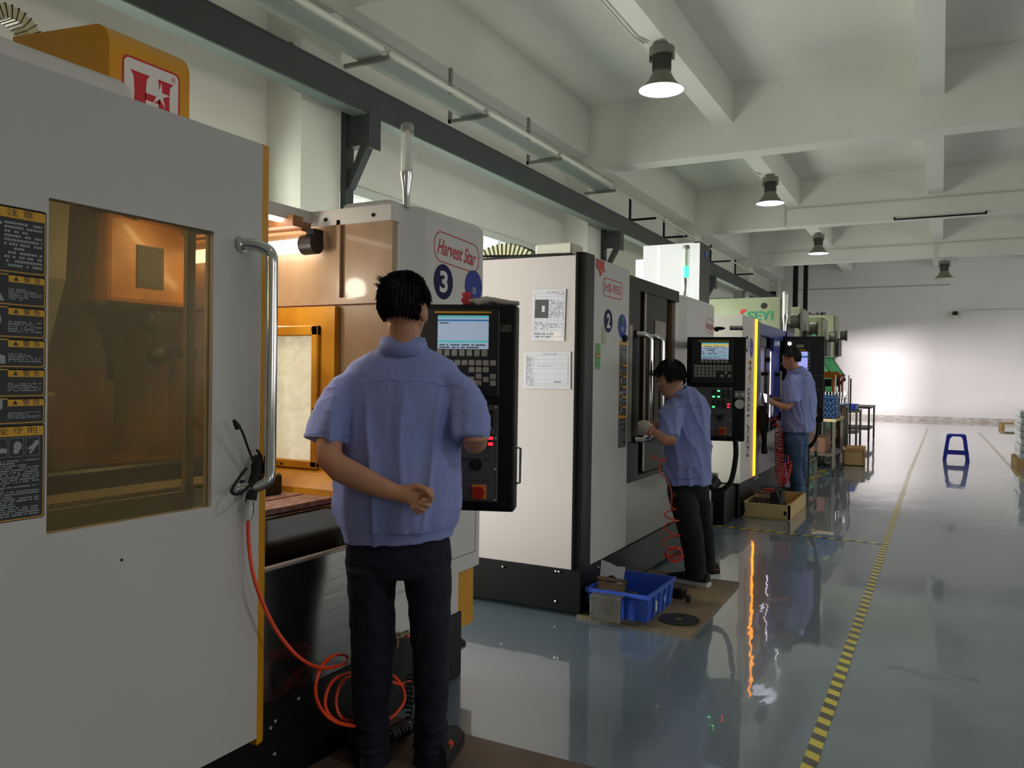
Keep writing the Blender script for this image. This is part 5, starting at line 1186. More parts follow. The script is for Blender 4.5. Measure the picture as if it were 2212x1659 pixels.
# ------------------------------------------------------------------ hoses and air guns
def floorpt(x, y, z):
    d = CF * FPX + CR * (x - 1106) - CU * (y - 829.5); return EYEP + d * ((z - EYE) / d.z)
def yplane(x, y, Y):
    d = CF * FPX + CR * (x - 1106) - CU * (y - 829.5); return EYEP + d * (Y / d.y)
def xplane(x, y, X):
    d = CF * FPX + CR * (x - 1106) - CU * (y - 829.5); return EYEP + d * (X / d.x)
def depth(x, y, dd):
    d = CF * FPX + CR * (x - 1106) - CU * (y - 829.5); return EYEP + d * (dd / FPX)
hx = -1.87
pts = [xplane(536, 1125, hx), xplane(538, 1180, hx), xplane(552, 1260, hx + .02), xplane(590, 1350, hx + .03), xplane(640, 1415, hx + .04), xplane(690, 1442, hx + .04), xplane(735, 1437, hx + .03), xplane(752, 1422, hx + .0), xplane(738, 1413, hx + .0), xplane(710, 1422, hx + .02), xplane(688, 1455, hx + .03), xplane(682, 1500, hx + .03), xplane(700, 1540, hx + .04), xplane(735, 1563, hx + .06), xplane(790, 1568, hx + .08), xplane(845, 1550, hx + .06), xplane(874, 1510, hx + .02), xplane(858, 1468, hx), xplane(820, 1448, hx), xplane(765, 1452, hx), xplane(720, 1470, hx + .0), xplane(702, 1515, hx + .01), xplane(715, 1548, hx + .03), xplane(750, 1565, hx + .05), xplane(800, 1545, hx + .06), xplane(800, 1500, hx + .04), xplane(760, 1462, hx - .01), xplane(735, 1480, hx), xplane(726, 1520, hx), xplane(740, 1552, hx + .02), xplane(775, 1552, hx + .02), xplane(800, 1500, hx + .02), xplane(830, 1470, hx + .01), xplane(865, 1478, hx + .0), xplane(898, 1462, hx - .02), xplane(905, 1410, hx - .03), xplane(893, 1383, hx - .04), xplane(878, 1372, hx - .05)]
B().tube(spline(pts, 7), .0062, 10).o('air_hose', mat('orange_hose', 'f2481c', .3), label='bright orange air hose hanging from the door handle and coiling behind the first worker', cat='hose')
t = thing('air_gun', xplane(530, 1060, -1.86), 'black air blow gun hooked on the door handle of the yellow machine', 'air gun')
B().tube(spline([xplane(509, 912, -1.83), xplane(522, 930, -1.83), xplane(535, 965, -1.84), xplane(548, 1000, -1.85)], 5), [.0055] * 4 + [.0035] * 12, 8).o('nozzle', RUBBER, t, smooth=50)
B().tube([xplane(505, 908, -1.83), xplane(514, 925, -1.83)], [.005, .009], 10).o('nozzle_tip', RUBBER, t)
b = B(); b.tube(spline([xplane(555, 985, -1.86), xplane(558, 1010, -1.86), xplane(548, 1045, -1.86), xplane(542, 1080, -1.86)], 4), [.016] * 5 + [.018] * 4 + [.017] * 4, 10); b.ball(xplane(556, 1010, -1.86), .02, .02, .03)
b.tube(spline([xplane(548, 1040, -1.86), xplane(520, 1065, -1.82), xplane(500, 1062, -1.83), xplane(515, 1035, -1.84), xplane(532, 1012, -1.85)], 5), .005, 8)
b.o('gun_body', RUBBER, t, smooth=60)
B().tube(spline([xplane(555, 972, -1.86), xplane(563, 985, -1.86), xplane(563, 1005, -1.86)], 4), .004, 6).o('trigger', RUBBER, t)
b = B(); p0, p1 = xplane(541, 1082, hx), xplane(537, 1124, hx); 
for k, (u0, u1, r_) in enumerate(((0, .3, .011), (.3, .42, .013), (.42, .7, .0135), (.7, 1, .009))): b.cyl(p0.lerp(p1, u0), p0.lerp(p1, u1), r_, seg=12)
b.o('hose_coupling', CHROME, t)
# coupling and small valve between the legs
p = xplane(868, 1372, -1.93); B().cyl(p - Vector((0, .05, 0)), p + Vector((0, .04, 0)), .011).ball(p - Vector((0, .02, 0)), .016).tube([p + Vector((0, -.03, 0)), p + Vector((0, -.035, -.04))], .008, 8).o('air_valve', mat('brass_dull', '6f6350', .35, .8), label='small brass air valve at the end of the orange hose', cat='valve')
def coil(p0, p1, R, turns, axis_u=None, r=.004, seg=8, sag=None, n=18):
    p0, p1 = Vector(p0), Vector(p1); d = (p1 - p0).normalized(); u = d.orthogonal().normalized() if axis_u is None else (Vector(axis_u) - d * Vector(axis_u).dot(d)).normalized(); v = d.cross(u); out = []
    for i in range(int(turns * n) + 1):
        a = i / n * 2 * PI; q = i / (turns * n); c = p0.lerp(p1, q); rr = R(q) if callable(R) else R
        if sag: c = c + Vector(sag(q))
        out.append(c + (u * math.cos(a) + v * math.sin(a)) * rr)
    return out
BC = mat('black_coil_plastic', '141516', .35)
B().tube(coil(xplane(885, 1455, -1.86), xplane(884, 1570, -1.84), .014, 11), .004, 6).tube(coil(xplane(888, 1566, -1.80), xplane(836, 1592, -1.75), .026, 11), .006, 6).o('coiled_hose', BC, label='black coiled hose hanging down to the board between the first worker\'s legs', cat='hose')
# red coil of worker 2
RC = mat('red_coil_hose', 'd83a24', .3)
P2 = [depth(1404, 982, 5.25), depth(1412, 990, 5.25), depth(1426, 993, 5.25), depth(1440, 990, 5.27)]
P3 = [depth(1436, 992, 5.26), depth(1426, 1004, 5.25), depth(1424, 1018, 5.26), depth(1436, 1030, 5.3), depth(1450, 1060, 5.34), depth(1450, 1095, 5.34)]
body = []
ctr = [(1450, 1100, .03), (1450, 1118, .05), (1452, 1140, .055), (1450, 1165, .06), (1453, 1188, .06), (1458, 1200, .055), (1462, 1203, .055)]
n_ = 0; path = []
T = 4.5
for i in range(int(T * 20) + 1):
    q = i / (T * 20) * (len(ctr) - 1); k = min(int(q), len(ctr) - 2); u = q - k
    x = ctr[k][0] * (1 - u) + ctr[k + 1][0] * u; y = ctr[k][1] * (1 - u) + ctr[k + 1][1] * u; R_ = ctr[k][2] * (1 - u) + ctr[k + 1][2] * u
    c = depth(x, y, 5.32); a = i / 20 * 2 * PI
    path.append(c + Vector((_cy, _sy, 0)) * (R_ * math.cos(a)) + Vector((-_sy, _cy, .25)) * (R_ * .55 * math.sin(a)))
b = B().tube(spline(P2, 5), .0045, 6).tube(spline(P3, 5) + path, .0045, 6)
c = depth(1455, 1195, 5.32)
for k in range(4): b.tube([c + Vector((_cy, _sy, 0)) * ((.05 + .006 * k) * math.cos(a) + .006 * k) + Vector((0, 0, 1)) * ((.046) * math.sin(a) - .004 * k) + Vector((-_sy, _cy, 0)) * (.02 * k - .03 + .02 * math.sin(a + k)) for a in [2 * PI * i / 22 for i in range(22)]], .0045, 6, closed=True)
b.o('coiled_hose', RC, label='red-orange coiled air hose dangling beside the second worker', cat='hose')
# red coil of machine 3
RC2 = mat('red_coil_dark', 'b8241e', .3)
b = B().tube(coil(xplane(1667, 900, -1.68), xplane(1683, 935, -1.66), .035, 3), .006, 6)
b.tube(coil(xplane(1683, 935, -1.66), xplane(1684, 1022, -1.60), .045, 13, axis_u=(0, 1, 0)), .0055, 6)
b.tube(coil(xplane(1684, 1022, -1.60), xplane(1692, 1045, -1.52), .04, 4, axis_u=(0, 1, 0)), .0055, 6).tube(coil(xplane(1694, 1045, -1.50), xplane(1703, 1000, -1.44), .038, 8, axis_u=(0, 1, 0)), .0055, 6)
b.tube([xplane(1703, 1000, -1.44), xplane(1702, 985, -1.45), xplane(1690, 985, -1.55), xplane(1680, 982, -1.6)], .006, 6)
b.o('coiled_hose', RC2, label='dark red coiled air hose hanging at the third machine', cat='hose')
p = xplane(1667, 892, -1.68); B().cyl(p, p + Vector((0, 0, .08)), .016).cyl(p + Vector((0, 0, -.03)), p, .01).o('hose_fitting', CHROME, label='silver fitting at the top of the dark red coiled hose', cat='fitting')
B().tube(coil(yplane(1738, 972, 10.2), yplane(1738, 1045, 10.2), .03, 13), .009, 6).o('coiled_hose', BC, label='black ribbed hose hanging right of the jeans-clad worker', cat='hose')
# black apron cloth on machine 3
b = B()
q = [(1639, 876), (1645, 878), (1652, 893), (1655, 905), (1655, 922), (1651, 935), (1650, 962), (1653, 978), (1648, 981), (1644, 978), (1646, 950), (1642, 930), (1638, 925)]
X_ = -1.735
A = [xplane(x, y, X_) for x, y in q]; C = [a + Vector((.03, 0, 0)) for a in A]
va = [b.bm.verts.new(a) for a in A]; vc = [b.bm.verts.new(a) for a in C]; b.bm.faces.new(va); b.bm.faces.new(vc[::-1])
for i in range(len(va)): b.bm.faces.new((va[i], va[(i + 1) % len(va)], vc[(i + 1) % len(va)], vc[i]))
bmesh.ops.recalc_face_normals(b.bm, faces=b.bm.faces[:])
b.o('black_cloth', mat('black_cloth', '050506', .95, spec=.1), label='black cloth bag hanging on the grab bar of the third machine', cat='cloth')
# ------------------------------------------------------------------ people
RT = Vector((_cy, _sy, 0)); FW = Vector((-_sy, _cy, 0)); UP = Vector((0, 0, 1))
def limb(b, pts, ref=RT, seg=18, dome=True):
    """pts: (centre, half width along ref, half depth). closed soft tube"""
    P = [(Vector(p), a, c) for p, a, c in pts]; n = len(P); rings = []
    def tan(i): return (P[min(i + 1, n - 1)][0] - P[max(i - 1, 0)][0]).normalized()
    L_ = []
    if dome:
        t = tan(0); L_ += [(P[0][0] - t * P[0][1] * .55, P[0][1] * .35, P[0][2] * .35, t), (P[0][0] - t * P[0][1] * .32, P[0][1] * .78, P[0][2] * .78, t)]
    for i in range(n): L_.append((*P[i], tan(i)))
    if dome:
        t = tan(n - 1); L_ += [(P[-1][0] + t * P[-1][1] * .32, P[-1][1] * .78, P[-1][2] * .78, t), (P[-1][0] + t * P[-1][1] * .55, P[-1][1] * .35, P[-1][2] * .35, t)]
    for c, a, d, t in L_:
        u = ref - t * ref.dot(t)
        u = u.normalized() if u.length > .05 else t.orthogonal().normalized()
        v = t.cross(u)
        rings.append([b.bm.verts.new(c + u * (math.cos(2 * PI * k / seg) * a) + v * (math.sin(2 * PI * k / seg) * d)) for k in range(seg)])
    for A, C in zip(rings, rings[1:]):
        for k in range(seg): b.bm.faces.new((A[k], A[(k + 1) % seg], C[(k + 1) % seg], C[k]))
    b.bm.faces.new(rings[0][::-1]); b.bm.faces.new(rings[-1])
    return b
def fuse(b, name, m, parent, voxel, smooth=6, fac=.5, disp=None):
    """weld overlapping limbs into one continuous surface"""
    me = bpy.data.meshes.new(name); b.bm.to_mesh(me); b.bm.free()
    o = bpy.data.objects.new(name, me); COL.objects.link(o)
    r_ = o.modifiers.new('r', 'REMESH'); r_.mode = 'VOXEL'; r_.voxel_size = voxel
    if smooth: s_ = o.modifiers.new('s', 'SMOOTH'); s_.factor = fac; s_.iterations = smooth
    bpy.context.view_layer.update(); dg = bpy.context.evaluated_depsgraph_get()
    nm = bpy.data.meshes.new_from_object(o.evaluated_get(dg)); o.modifiers.clear(); o.data = nm; bpy.data.meshes.remove(me)
    nm.name = name
    if disp:
        nn = [v.normal.copy() for v in nm.vertices]
        for v, q in zip(nm.vertices, nn): v.co = v.co + q * disp(v.co, q)
    nm.materials.clear(); nm.materials.append(m)
    nm.polygons.foreach_set('use_smooth', [True] * len(nm.polygons)); nm.update()
    place(o, parent); return o
SKIN = mat('skin_tan', 'c99374', .5, var=.12, vscale=14, bump=.05, bscale=300); HAIR = mat('black_hair', '0d0c0d', .45, bump=.5, bscale=250)
SHIRT = mat('periwinkle_shirt', '8f9bd6', .8, var=.05, vscale=8, bump=.12, bscale=500); NAVYT = mat('navy_trousers', '090d22', .85, bump=.1, bscale=300)
DENIM = mat('blue_denim', '47658a', .85, var=.35, vscale=5, col2='2d4462', bump=.1, bscale=300)
SHOE = mat('black_shoe_mesh', '141416', .8, bump=.3, bscale=300); SOLE = mat('white_sole', 'c9cace', .6); SORG = mat('shoe_orange_stripe', 'e0482a', .6)
EYEW = mat('eye_white', 'd9d4ce', .3); EYEB = mat('eye_dark', '14100e', .2)

def folds(axis_dir, f1, a1, f2, a2, zf, seed):
    def d(co, n_):
        s = co.dot(axis_dir); q = co.dot(Vector((-axis_dir.y, axis_dir.x, 0)))
        v = noise.noise(Vector((s * f1, q * f1, co.z * zf + seed)))
        r = 1 - abs(v) * 2.2
        w2 = noise.noise(Vector((s * f2 + 5, q * f2, co.z * f2 * .6 + seed)))
        return a1 * (r ** 3 if r > 0 else 0) - a1 * .4 + a2 * w2
    return d

def head(b, c, fwd, up, s=1.0, ears=True, face=True):
    """adds cranium, jaw, nose, ears, lips to bmesh b; c is the skull centre"""
    fwd = fwd.normalized(); up = (up - fwd * up.dot(fwd)).normalized(); rt = fwd.cross(up)
    R3 = Matrix((rt, fwd, up)).transposed()
    def P(x, y, z): return c + (rt * x + fwd * y + up * z) * s
    b.ball(P(0, -.008, .022), .074 * s, .094 * s, .092 * s, 24, 16, R3)
    b.ball(P(0, .035, -.045), .056 * s, .056 * s, .062 * s, 18, 12, R3)
    b.ball(P(0, .052, -.088), .030 * s, .030 * s, .024 * s, 12, 8, R3)
    b.ball(P(0, .02, -.03), .066 * s, .07 * s, .06 * s, 18, 12, R3)
    limb(b, [(P(0, .085, .005), .008 * s, .010 * s), (P(0, .097, -.018), .010 * s, .012 * s), (P(0, .108, -.036), .015 * s, .012 * s)], rt, 10)
    b.ball(P(0, .09, -.062), .022 * s, .012 * s, .007 * s, 10, 8, R3); b.ball(P(0, .088, -.073), .020 * s, .012 * s, .007 * s, 10, 8, R3)
    for q in (-1, 1):
        b.ball(P(.033 * q, .080, .018), .022 * s, .010 * s, .006 * s, 10, 6, R3)
        b.ball(P(.045 * q, .06, -.02), .02 * s, .02 * s, .018 * s, 10, 6, R3)
        b.ball(P(.076 * q, -.008, -.012), .009 * s, .020 * s, .033 * s, 12, 10, (R3 @ Matrix.Rotation(math.radians(-25 * q), 3, 'Z') @ Matrix.Rotation(math.radians(12), 3, 'X')))
        b.ball(P(.074 * q, .0, -.035), .008 * s, .010 * s, .012 * s, 8, 6, R3)
    return P, R3, rt, fwd, up

def hair(parent, P, R3, rt, fwd, up, s, seed, tuft=None, n=1500, low=-.07):
    random.seed(seed); b = B(); c0 = P(0, -.012, .026)
    b.ball(c0, .083 * s, .104 * s, .100 * s, 40, 28, R3)
    dele = []
    for v in b.bm.verts:
        q = v.co - c0; x, y, z = q.dot(rt) / s, q.dot(fwd) / s, q.dot(up) / s
        if y < -.025: lim = low
        elif y < .035: lim = -.002 if abs(x) > .04 else low
        else: lim = .012 + (y - .035) * .9
        if z < lim: dele.append(v)
        else: v.co += q.normalized() * (noise.noise(v.co * 30) * .006)
    bmesh.ops.delete(b.bm, geom=dele, context='VERTS')
    vs = [(v.co.copy(), (v.co - c0).normalized()) for v in b.bm.verts]
    crown = c0 + (up * .09 - fwd * .03) * s
    for i in range(n):
        p, nn = random.choice(vs); d = (p - crown); d = d - nn * d.dot(nn)
        d = d.normalized() if d.length > .001 else rt
        ln = random.uniform(.010, .022) * s; lift = random.uniform(.06, .28)
        side = d.cross(nn) * .0011
        p = p + rt * random.uniform(-.004, .004) + fwd * random.uniform(-.004, .004)
        e = p + (d + nn * lift).normalized() * ln
        v3 = [b.bm.verts.new(q) for q in (p - side - nn * .002, p + side - nn * .002, e)]; b.bm.faces.new(v3)
        v3 = [b.bm.verts.new(q) for q in (p - nn * .003, p + nn * .002, e)]; b.bm.faces.new(v3)
    if tuft:
        tp, td, tn, tl = tuft
        for i in range(tn):
            p = tp + Vector([random.uniform(-.02, .02) for _ in range(3)]); d = (td + Vector([random.uniform(-.35, .35) for _ in range(3)])).normalized()
            sd = d.orthogonal().normalized() * .0022; e = p + d * tl * random.uniform(.5, 1)
            v3 = [b.bm.verts.new(q) for q in (p - sd, p + sd, e)]; b.bm.faces.new(v3)
            sd = d.cross(sd); v3 = [b.bm.verts.new(q) for q in (p - sd, p + sd, e)]; b.bm.faces.new(v3)
    o = b.o('hair', HAIR, parent, smooth=70); return o

def eyes(parent, P, R3):
    for q in (-1, 1):
        e = B().ball(P(.033 * q, .079, -.002), .012, .010, .007, 12, 8, R3).o('eye', EYEW, parent, smooth=80)
        B().ball(P(.033 * q, .0865, -.003), .006, .004, .006, 10, 8, R3).ball(P(.033 * q, .088, .028), .018, .004, .003, 8, 6, R3).o('iris', EYEB, parent, smooth=80)

def seam(parent, body, pts, name='seam', r=.0011, m=None, dirv=None):
    bv = BVHTree.FromPolygons([v.co for v in body.data.vertices], [tuple(p.vertices) for p in body.data.polygons]); out = []
    for p in spline(pts, 8):
        h = bv.find_nearest(p)
        if h[0] is not None: out.append(h[0] + h[1] * .0004)
    if len(out) > 2: return B().tube(out, r, 5).o(name, m or mat('shirt_seam', '7480bd', .9), parent)

def shoe(parent, heel, toe, w=.05, black_sole=False, ankle=None):
    d = (toe - heel); L_ = d.length; d.normalize(); sd = Vector((-d.y, d.x, 0)); z0 = heel.z
    b = B()
    prof = [(0, .032, .075), (.04, .037, .085), (.10, .040, .082), (.15, .043, .062), (.20, .047, .048), (.25, .045, .036), (.285, .03, .025)]
    k = L_ / .29
    rings = []
    for x, hw, hh in prof:
        c = heel + d * (x * k); ring = []
        for i in range(14):
            a = PI * i / 13; ring.append(b.bm.verts.new(c + sd * (hw * w / .05 * math.cos(a)) + UP * (.018 + hh * max(0, math.sin(a)) ** .7)))
        rings.append(ring)
    for A, C in zip(rings, rings[1:]):
        for i in range(13): b.bm.faces.new((A[i], A[i + 1], C[i + 1], C[i]))
    b.bm.faces.new(rings[0]); b.bm.faces.new(rings[-1][::-1])
    bmesh.ops.recalc_face_normals(b.bm, faces=b.bm.faces[:])
    u = b.o('shoe', SHOE, parent, smooth=60)
    pr = [(x * k, hw * w / .05 * 1.08) for x, hw, _ in prof]
    poly = [heel + d * (x - .006 if i == 0 else x) + sd * h for i, (x, h) in enumerate(pr)] + [heel + d * (L_ + .006)] + [heel + d * (x - .006 if i == len(pr) - 1 else x) - sd * h for i, (x, h) in enumerate(reversed(pr))]
    B().prism([(p.x, p.y) for p in poly], 'z', z0, z0 + .028).o('shoe_sole', SHOE if black_sole else SOLE, u)
    if not black_sole:
        for q in (-1, 1): B().tube([heel + d * (.12 * k) + sd * (q * .0415) + UP * .04, heel + d * (.145 * k) + sd * (q * .036) + UP * .062, heel + d * (.15 * k) + sd * (q * .028) + UP * .078], .004, 6).tube([heel + d * (.02 * k) + sd * (q * .034) + UP * .06, heel + d * (.07 * k) + sd * (q * .038) + UP * .06], .0035, 6).o('shoe_stripe', SORG, u)
    return u

# ---- first worker: seen from behind, left arm behind the back
d0 = 2.86
W1 = thing('person', depth(865, 1650, d0 + .03), 'nearest man seen from behind in a periwinkle short-sleeved work shirt, one fist held behind his back', 'person')
W1['label'] = 'man with black hair seen from behind, periwinkle work shirt, fist held behind his back'
b = B(); hc = depth(874, 668, 2.84)
hf = (FW * .96 + RT * .26 + UP * -.12)
Ph, R3, rt_, fw_, up_ = head(b, hc, hf, UP)
limb(b, [(depth(872, 700, 2.84), .056, .058), (depth(872, 735, 2.85), .060, .060), (depth(872, 770, 2.86), .068, .062), (depth(872, 800, 2.87), .10, .06)])
limb(b, [(depth(872, 790, 2.87), .14, .07), (depth(868, 860, 2.88), .17, .09), (depth(862, 1000, 2.88), .15, .09), (depth(860, 1120, 2.88), .14, .09), (depth(860, 1200, 2.88), .14, .095)])
for x0, x1, x2 in ((808, 806, 802), (915, 925, 930)): limb(b, [(depth(x0, 1230, 2.88), .055, .06), (depth(x1, 1430, 2.87), .035, .035), (depth(x2, 1640, 2.88), .03, .03)])
# left arm (viewer's left)
LA = [(depth(785, 835, 2.86), .035, .04), (depth(745, 858, 2.84), .045, .048), (depth(722, 905, 2.82), .048, .05), (depth(712, 950, 2.79), .044, .046), (depth(712, 990, 2.755), .046, .046), (depth(735, 1012, 2.73), .046, .045), (depth(775, 1032, 2.705), .044, .040), (depth(815, 1050, 2.69), .037, .034), (depth(848, 1062, 2.68), .029, .028), (depth(868, 1067, 2.675), .028, .026), (depth(885, 1069, 2.672), .037, .026), (depth(902, 1070, 2.675), .040, .025)]
limb(b, LA, ref=UP)
# fingers of the fist: knuckle, middle joint, tip curling back to the palm; thumb along the top
for (k0, k1, k2, k3) in (
    ((903, 1052, 2.675), (930, 1060, 2.672), (932, 1080, 2.655), (911, 1079, 2.643)),
    ((903, 1062, 2.685), (927, 1075, 2.680), (925, 1093, 2.660), (905, 1086, 2.645)),
    ((899, 1072, 2.690), (918, 1088, 2.684), (914, 1103, 2.664), (898, 1092, 2.648)),
    ((893, 1079, 2.690), (907, 1096, 2.684), (903, 1107, 2.666), (891, 1095, 2.652))):
    limb(b, [(depth(*k0), .0125, .0125), (depth(*k1), .0115, .0115), (depth(*k2), .0105, .0105), (depth(*k3), .0085, .0085)], seg=12)
limb(b, [(depth(884, 1057, 2.668), .015, .015), (depth(903, 1050, 2.650), .0135, .013), (depth(920, 1058, 2.640), .0115, .011), (depth(933, 1073, 2.640), .0095, .009)], seg=12)
# right arm reaching to the key pad
RA = [(depth(958, 835, 2.87), .035, .04), (depth(1000, 866, 2.84), .044, .048), (depth(1022, 910, 2.80), .046, .048), (depth(1027, 945, 2.78), .044, .046), (depth(1026, 955, 2.82), .044, .044), (depth(1021, 925, 2.90), .040, .038), (depth(1016, 890, 2.98), .032, .030), (depth(1013, 865, 3.04), .027, .024), (depth(1012, 850, 3.08), .036, .018), (depth(1012, 838, 3.11), .038, .016)]
limb(b, RA, ref=RT)
for i, dx in enumerate((-12, -4, 4, 11)):
    ln = (0, 3, 2, -2)[i]; limb(b, [(depth(1012 + dx, 838, 3.11), .0095, .0095), (depth(1013 + dx, 828 - ln, 3.135), .009, .009), (depth(1014 + dx, 822 - ln, 3.15), .0075, .0075)], seg=10)
limb(b, [(depth(995, 850, 3.08), .012, .012), (depth(988, 838, 3.10), .010, .010), (depth(990, 829, 3.12), .008, .008)], seg=10)
body1 = fuse(b, 'body', SKIN, W1, .0042, 4, .45)
eyes(W1, Ph, R3)
hair(W1, Ph, R3, rt_, fw_, up_, 1.03, 3, (depth(840, 616, 2.79), (RT * -.95 + UP * .35 - FW * .2).normalized(), 160, .045), 7000)
# shirt
b = B()
T1 = [(862, 1166, .196, .125), (861, 1150, .200, .130), (860, 1128, .213, .140), (860, 1090, .222, .146), (861, 1040, .219, .143), (864, 980, .211, .138), (867, 920, .208, .132), (869, 870, .212, .128), (870, 830, .214, .118), (871, 802, .210, .104), (871, 782, .188, .092), (871, 768, .152, .080), (871, 755, .108, .072), (871, 745, .080, .068)]
limb(b, [(depth(x, y, 2.875), a, c) for x, y, a, c in T1], seg=40, dome=False)
limb(b, [(depth(800, 820, 2.87), .050, .07), (depth(768, 826, 2.865), .054, .073), (depth(747, 842, 2.86), .064, .075), (depth(731, 870, 2.845), .071, .073), (depth(714, 905, 2.82), .074, .072), (depth(704, 938, 2.80), .073, .070), (depth(701, 953, 2.795), .072, .069)], seg=24, dome=False)
limb(b, [(depth(940, 820, 2.87), .050, .07), (depth(972, 826, 2.865), .054, .073), (depth(993, 842, 2.862), .062, .075), (depth(1007, 870, 2.845), .067, .073), (depth(1016, 905, 2.82), .067, .070), (depth(1017, 935, 2.80), .066, .068), (depth(1017, 948, 2.795), .064, .066)], seg=24, dome=False)
def disp1(co, n_):
    s = (co - depth(868, 1000, 2.87)).dot(RT); z = co.z
    f = noise.noise(Vector((s * 13, 2.3, z * 1.6))); g_ = noise.noise(Vector((s * 26, 7.7, z * 3.2 + s * 4)))
    k = min(1, max(0, (1.38 - z) / .15)) * (1 if z > .86 else .3)
    d = k * (.017 * (1 - abs(f) * 2.4 if abs(f) < .42 else 0) ** 2 * 1.0 + .004 * g_)
    d += .0012 * noise.noise(co * 42) + .0012 * noise.noise(Vector((s * 45, z * 14, 1)))
    if abs(s) > .22: d += .004 * max(0, 1 - abs(noise.noise(Vector((s * 9, co.dot(FW) * 9, z * 22)))) * 4)
    return d - .004
shirt1 = fuse(b, 'shirt', SHIRT, W1, .0055, 3, .4, disp1)
b = B(); ring = []
for i in range(25):
    a = math.radians(-205 + 230 * i / 24) + PI
a_ = []
for i in range(33):
    a = 2 * PI * i / 32; a_.append(a)
lo = [depth(871, 757, 2.868) + RT * (.088 * math.cos(a)) + FW * (.078 * math.sin(a)) + UP * (-.012 - .03 * max(0, math.sin(a)) - .010 * max(0, -math.sin(a))) for a in a_]
hi = [depth(871, 730, 2.868) + RT * (.073 * math.cos(a)) + FW * (.068 * math.sin(a)) + UP * (-.028 * max(0, math.sin(a))) for a in a_]
for i in range(32):
    vs = [b.bm.verts.new(p) for p in (lo[i], lo[i + 1], hi[i + 1], hi[i])]; b.bm.faces.new(vs)
bmesh.ops.remove_doubles(b.bm, verts=b.bm.verts[:], dist=.0005); bmesh.ops.recalc_face_normals(b.bm, faces=b.bm.faces[:])
cl = b.o('collar', SHIRT, shirt1, smooth=60); sm = cl.modifiers.new('s', 'SOLIDIFY'); sm.thickness = .006; sm.offset = 1
seam(shirt1, shirt1, [depth(x, y, 2.70) for x, y in ((748, 818), (780, 812), (830, 808), (880, 809), (935, 812), (985, 826))], 'yoke_seam')
# trousers
b = B()
limb(b, [(depth(861, 1160, 2.875), .180, .115), (depth(862, 1200, 2.875), .190, .125), (depth(862, 1238, 2.875), .188, .12)], seg=32, dome=False)
limb(b, [(depth(806, 1225, 2.875), .092, .115), (depth(804, 1262, 2.875), .086, .11), (depth(803, 1300, 2.87), .082, .10), (depth(807, 1380, 2.87), .080, .085), (depth(804, 1450, 2.87), .072, .078), (depth(802, 1530, 2.88), .066, .075), (depth(803, 1600, 2.89), .062, .075), (depth(805, 1650, 2.90), .066, .085)], seg=24)
limb(b, [(depth(922, 1225, 2.875), .088, .115), (depth(925, 1262, 2.875), .082, .11), (depth(928, 1300, 2.87), .077, .10), (depth(930, 1380, 2.87), .070, .085), (depth(932, 1450, 2.87), .062, .078), (depth(931, 1530, 2.88), .058, .075), (depth(931, 1600, 2.89), .060, .075), (depth(932, 1645, 2.90), .064, .085)], seg=24)
def dispT(co, n_): 
    return .006 * noise.noise(Vector((co.x * 8, co.y * 8, co.z * 16))) + .004 * noise.noise(co * 30) + (.006 * noise.noise(Vector((1, 2, co.z * 60))) if co.z < .2 else 0)
fuse(b, 'trousers', NAVYT, W1, .0065, 3, .4, dispT)
hL, hR = depth(798, 1664, 2.83), depth(938, 1660, 2.83); hL.z = hR.z = .018
shoe(W1, hL, hL + FW * .26 - RT * .09, .05, True); s_ = shoe(W1, hR + RT * .012, hR + FW * .27 + RT * .05, .05, True)
B().tube([hR + RT * .046 + FW * .03 + UP * .05, hR + RT * .06 + FW * .07 + UP * .065], .004, 6).tube([hR + RT * .05 + FW * .01 + UP * .085, hR + RT * .055 + FW * .03 + UP * .09], .005, 6).o('shoe_stripe', SORG, s_)

# ---- second worker: stooping, turned to the left, gloved hand at the door
d2 = 5.45
W2 = thing('person', depth(1495, 1262, d2), 'stooping man in periwinkle shirt, black trousers and sneakers, gloved hand inside the black doors', 'person')
b = B(); hc = depth(1448, 820, 5.42); hf = (RT * -.50 + FW * .76 + UP * -.42)
Ph, R3, rt_, fw_, up_ = head(b, hc, hf, UP + FW * .1)
limb(b, [(depth(1450, 835, 5.43), .055, .06), (depth(1462, 855, 5.45), .06, .06), (depth(1472, 872, 5.46), .09, .07)])
limb(b, [(depth(1474, 880, 5.47), .14, .08), (depth(1482, 960, 5.48), .15, .10), (depth(1486, 1050, 5.48), .13, .10)])
for q in (((1480, 1070, 5.42), (1495, 1160, 5.35), (1497, 1245, 5.35)), ((1505, 1070, 5.55), (1522, 1150, 5.62), (1530, 1235, 5.62))): limb(b, [(depth(*q[0]), .05, .05), (depth(*q[1]), .035, .035), (depth(*q[2]), .026, .026)])
limb(b, [(depth(1446, 885, 5.40), .052, .052), (depth(1441, 915, 5.33), .05, .05), (depth(1443, 940, 5.27), .048, .046), (depth(1448, 952, 5.24), .044, .044), (depth(1438, 950, 5.24), .042, .040), (depth(1425, 941, 5.27), .034, .032), (depth(1411, 931, 5.30), .027, .026), (depth(1402, 926, 5.32), .030, .026)], ref=UP)
limb(b, [(depth(1450, 885, 5.58), .05, .05), (depth(1436, 925, 5.60), .044, .044), (depth(1422, 922, 5.56), .034, .034), (depth(1412, 917, 5.5), .028, .028)], ref=UP)
fuse(b, 'body', SKIN, W2, .0065, 3, .4)
eyes(W2, Ph, R3)
hair(W2, Ph, R3, rt_, fw_, up_, 1.08, 5, (depth(1414, 806, 5.40), (RT * -.9 + UP * -.2).normalized(), 60, .04), 3500)
GLW = mat('white_cotton_glove', 'cfc8bc', .95, bump=.5, bscale=200, bdist=.004)
b = B()
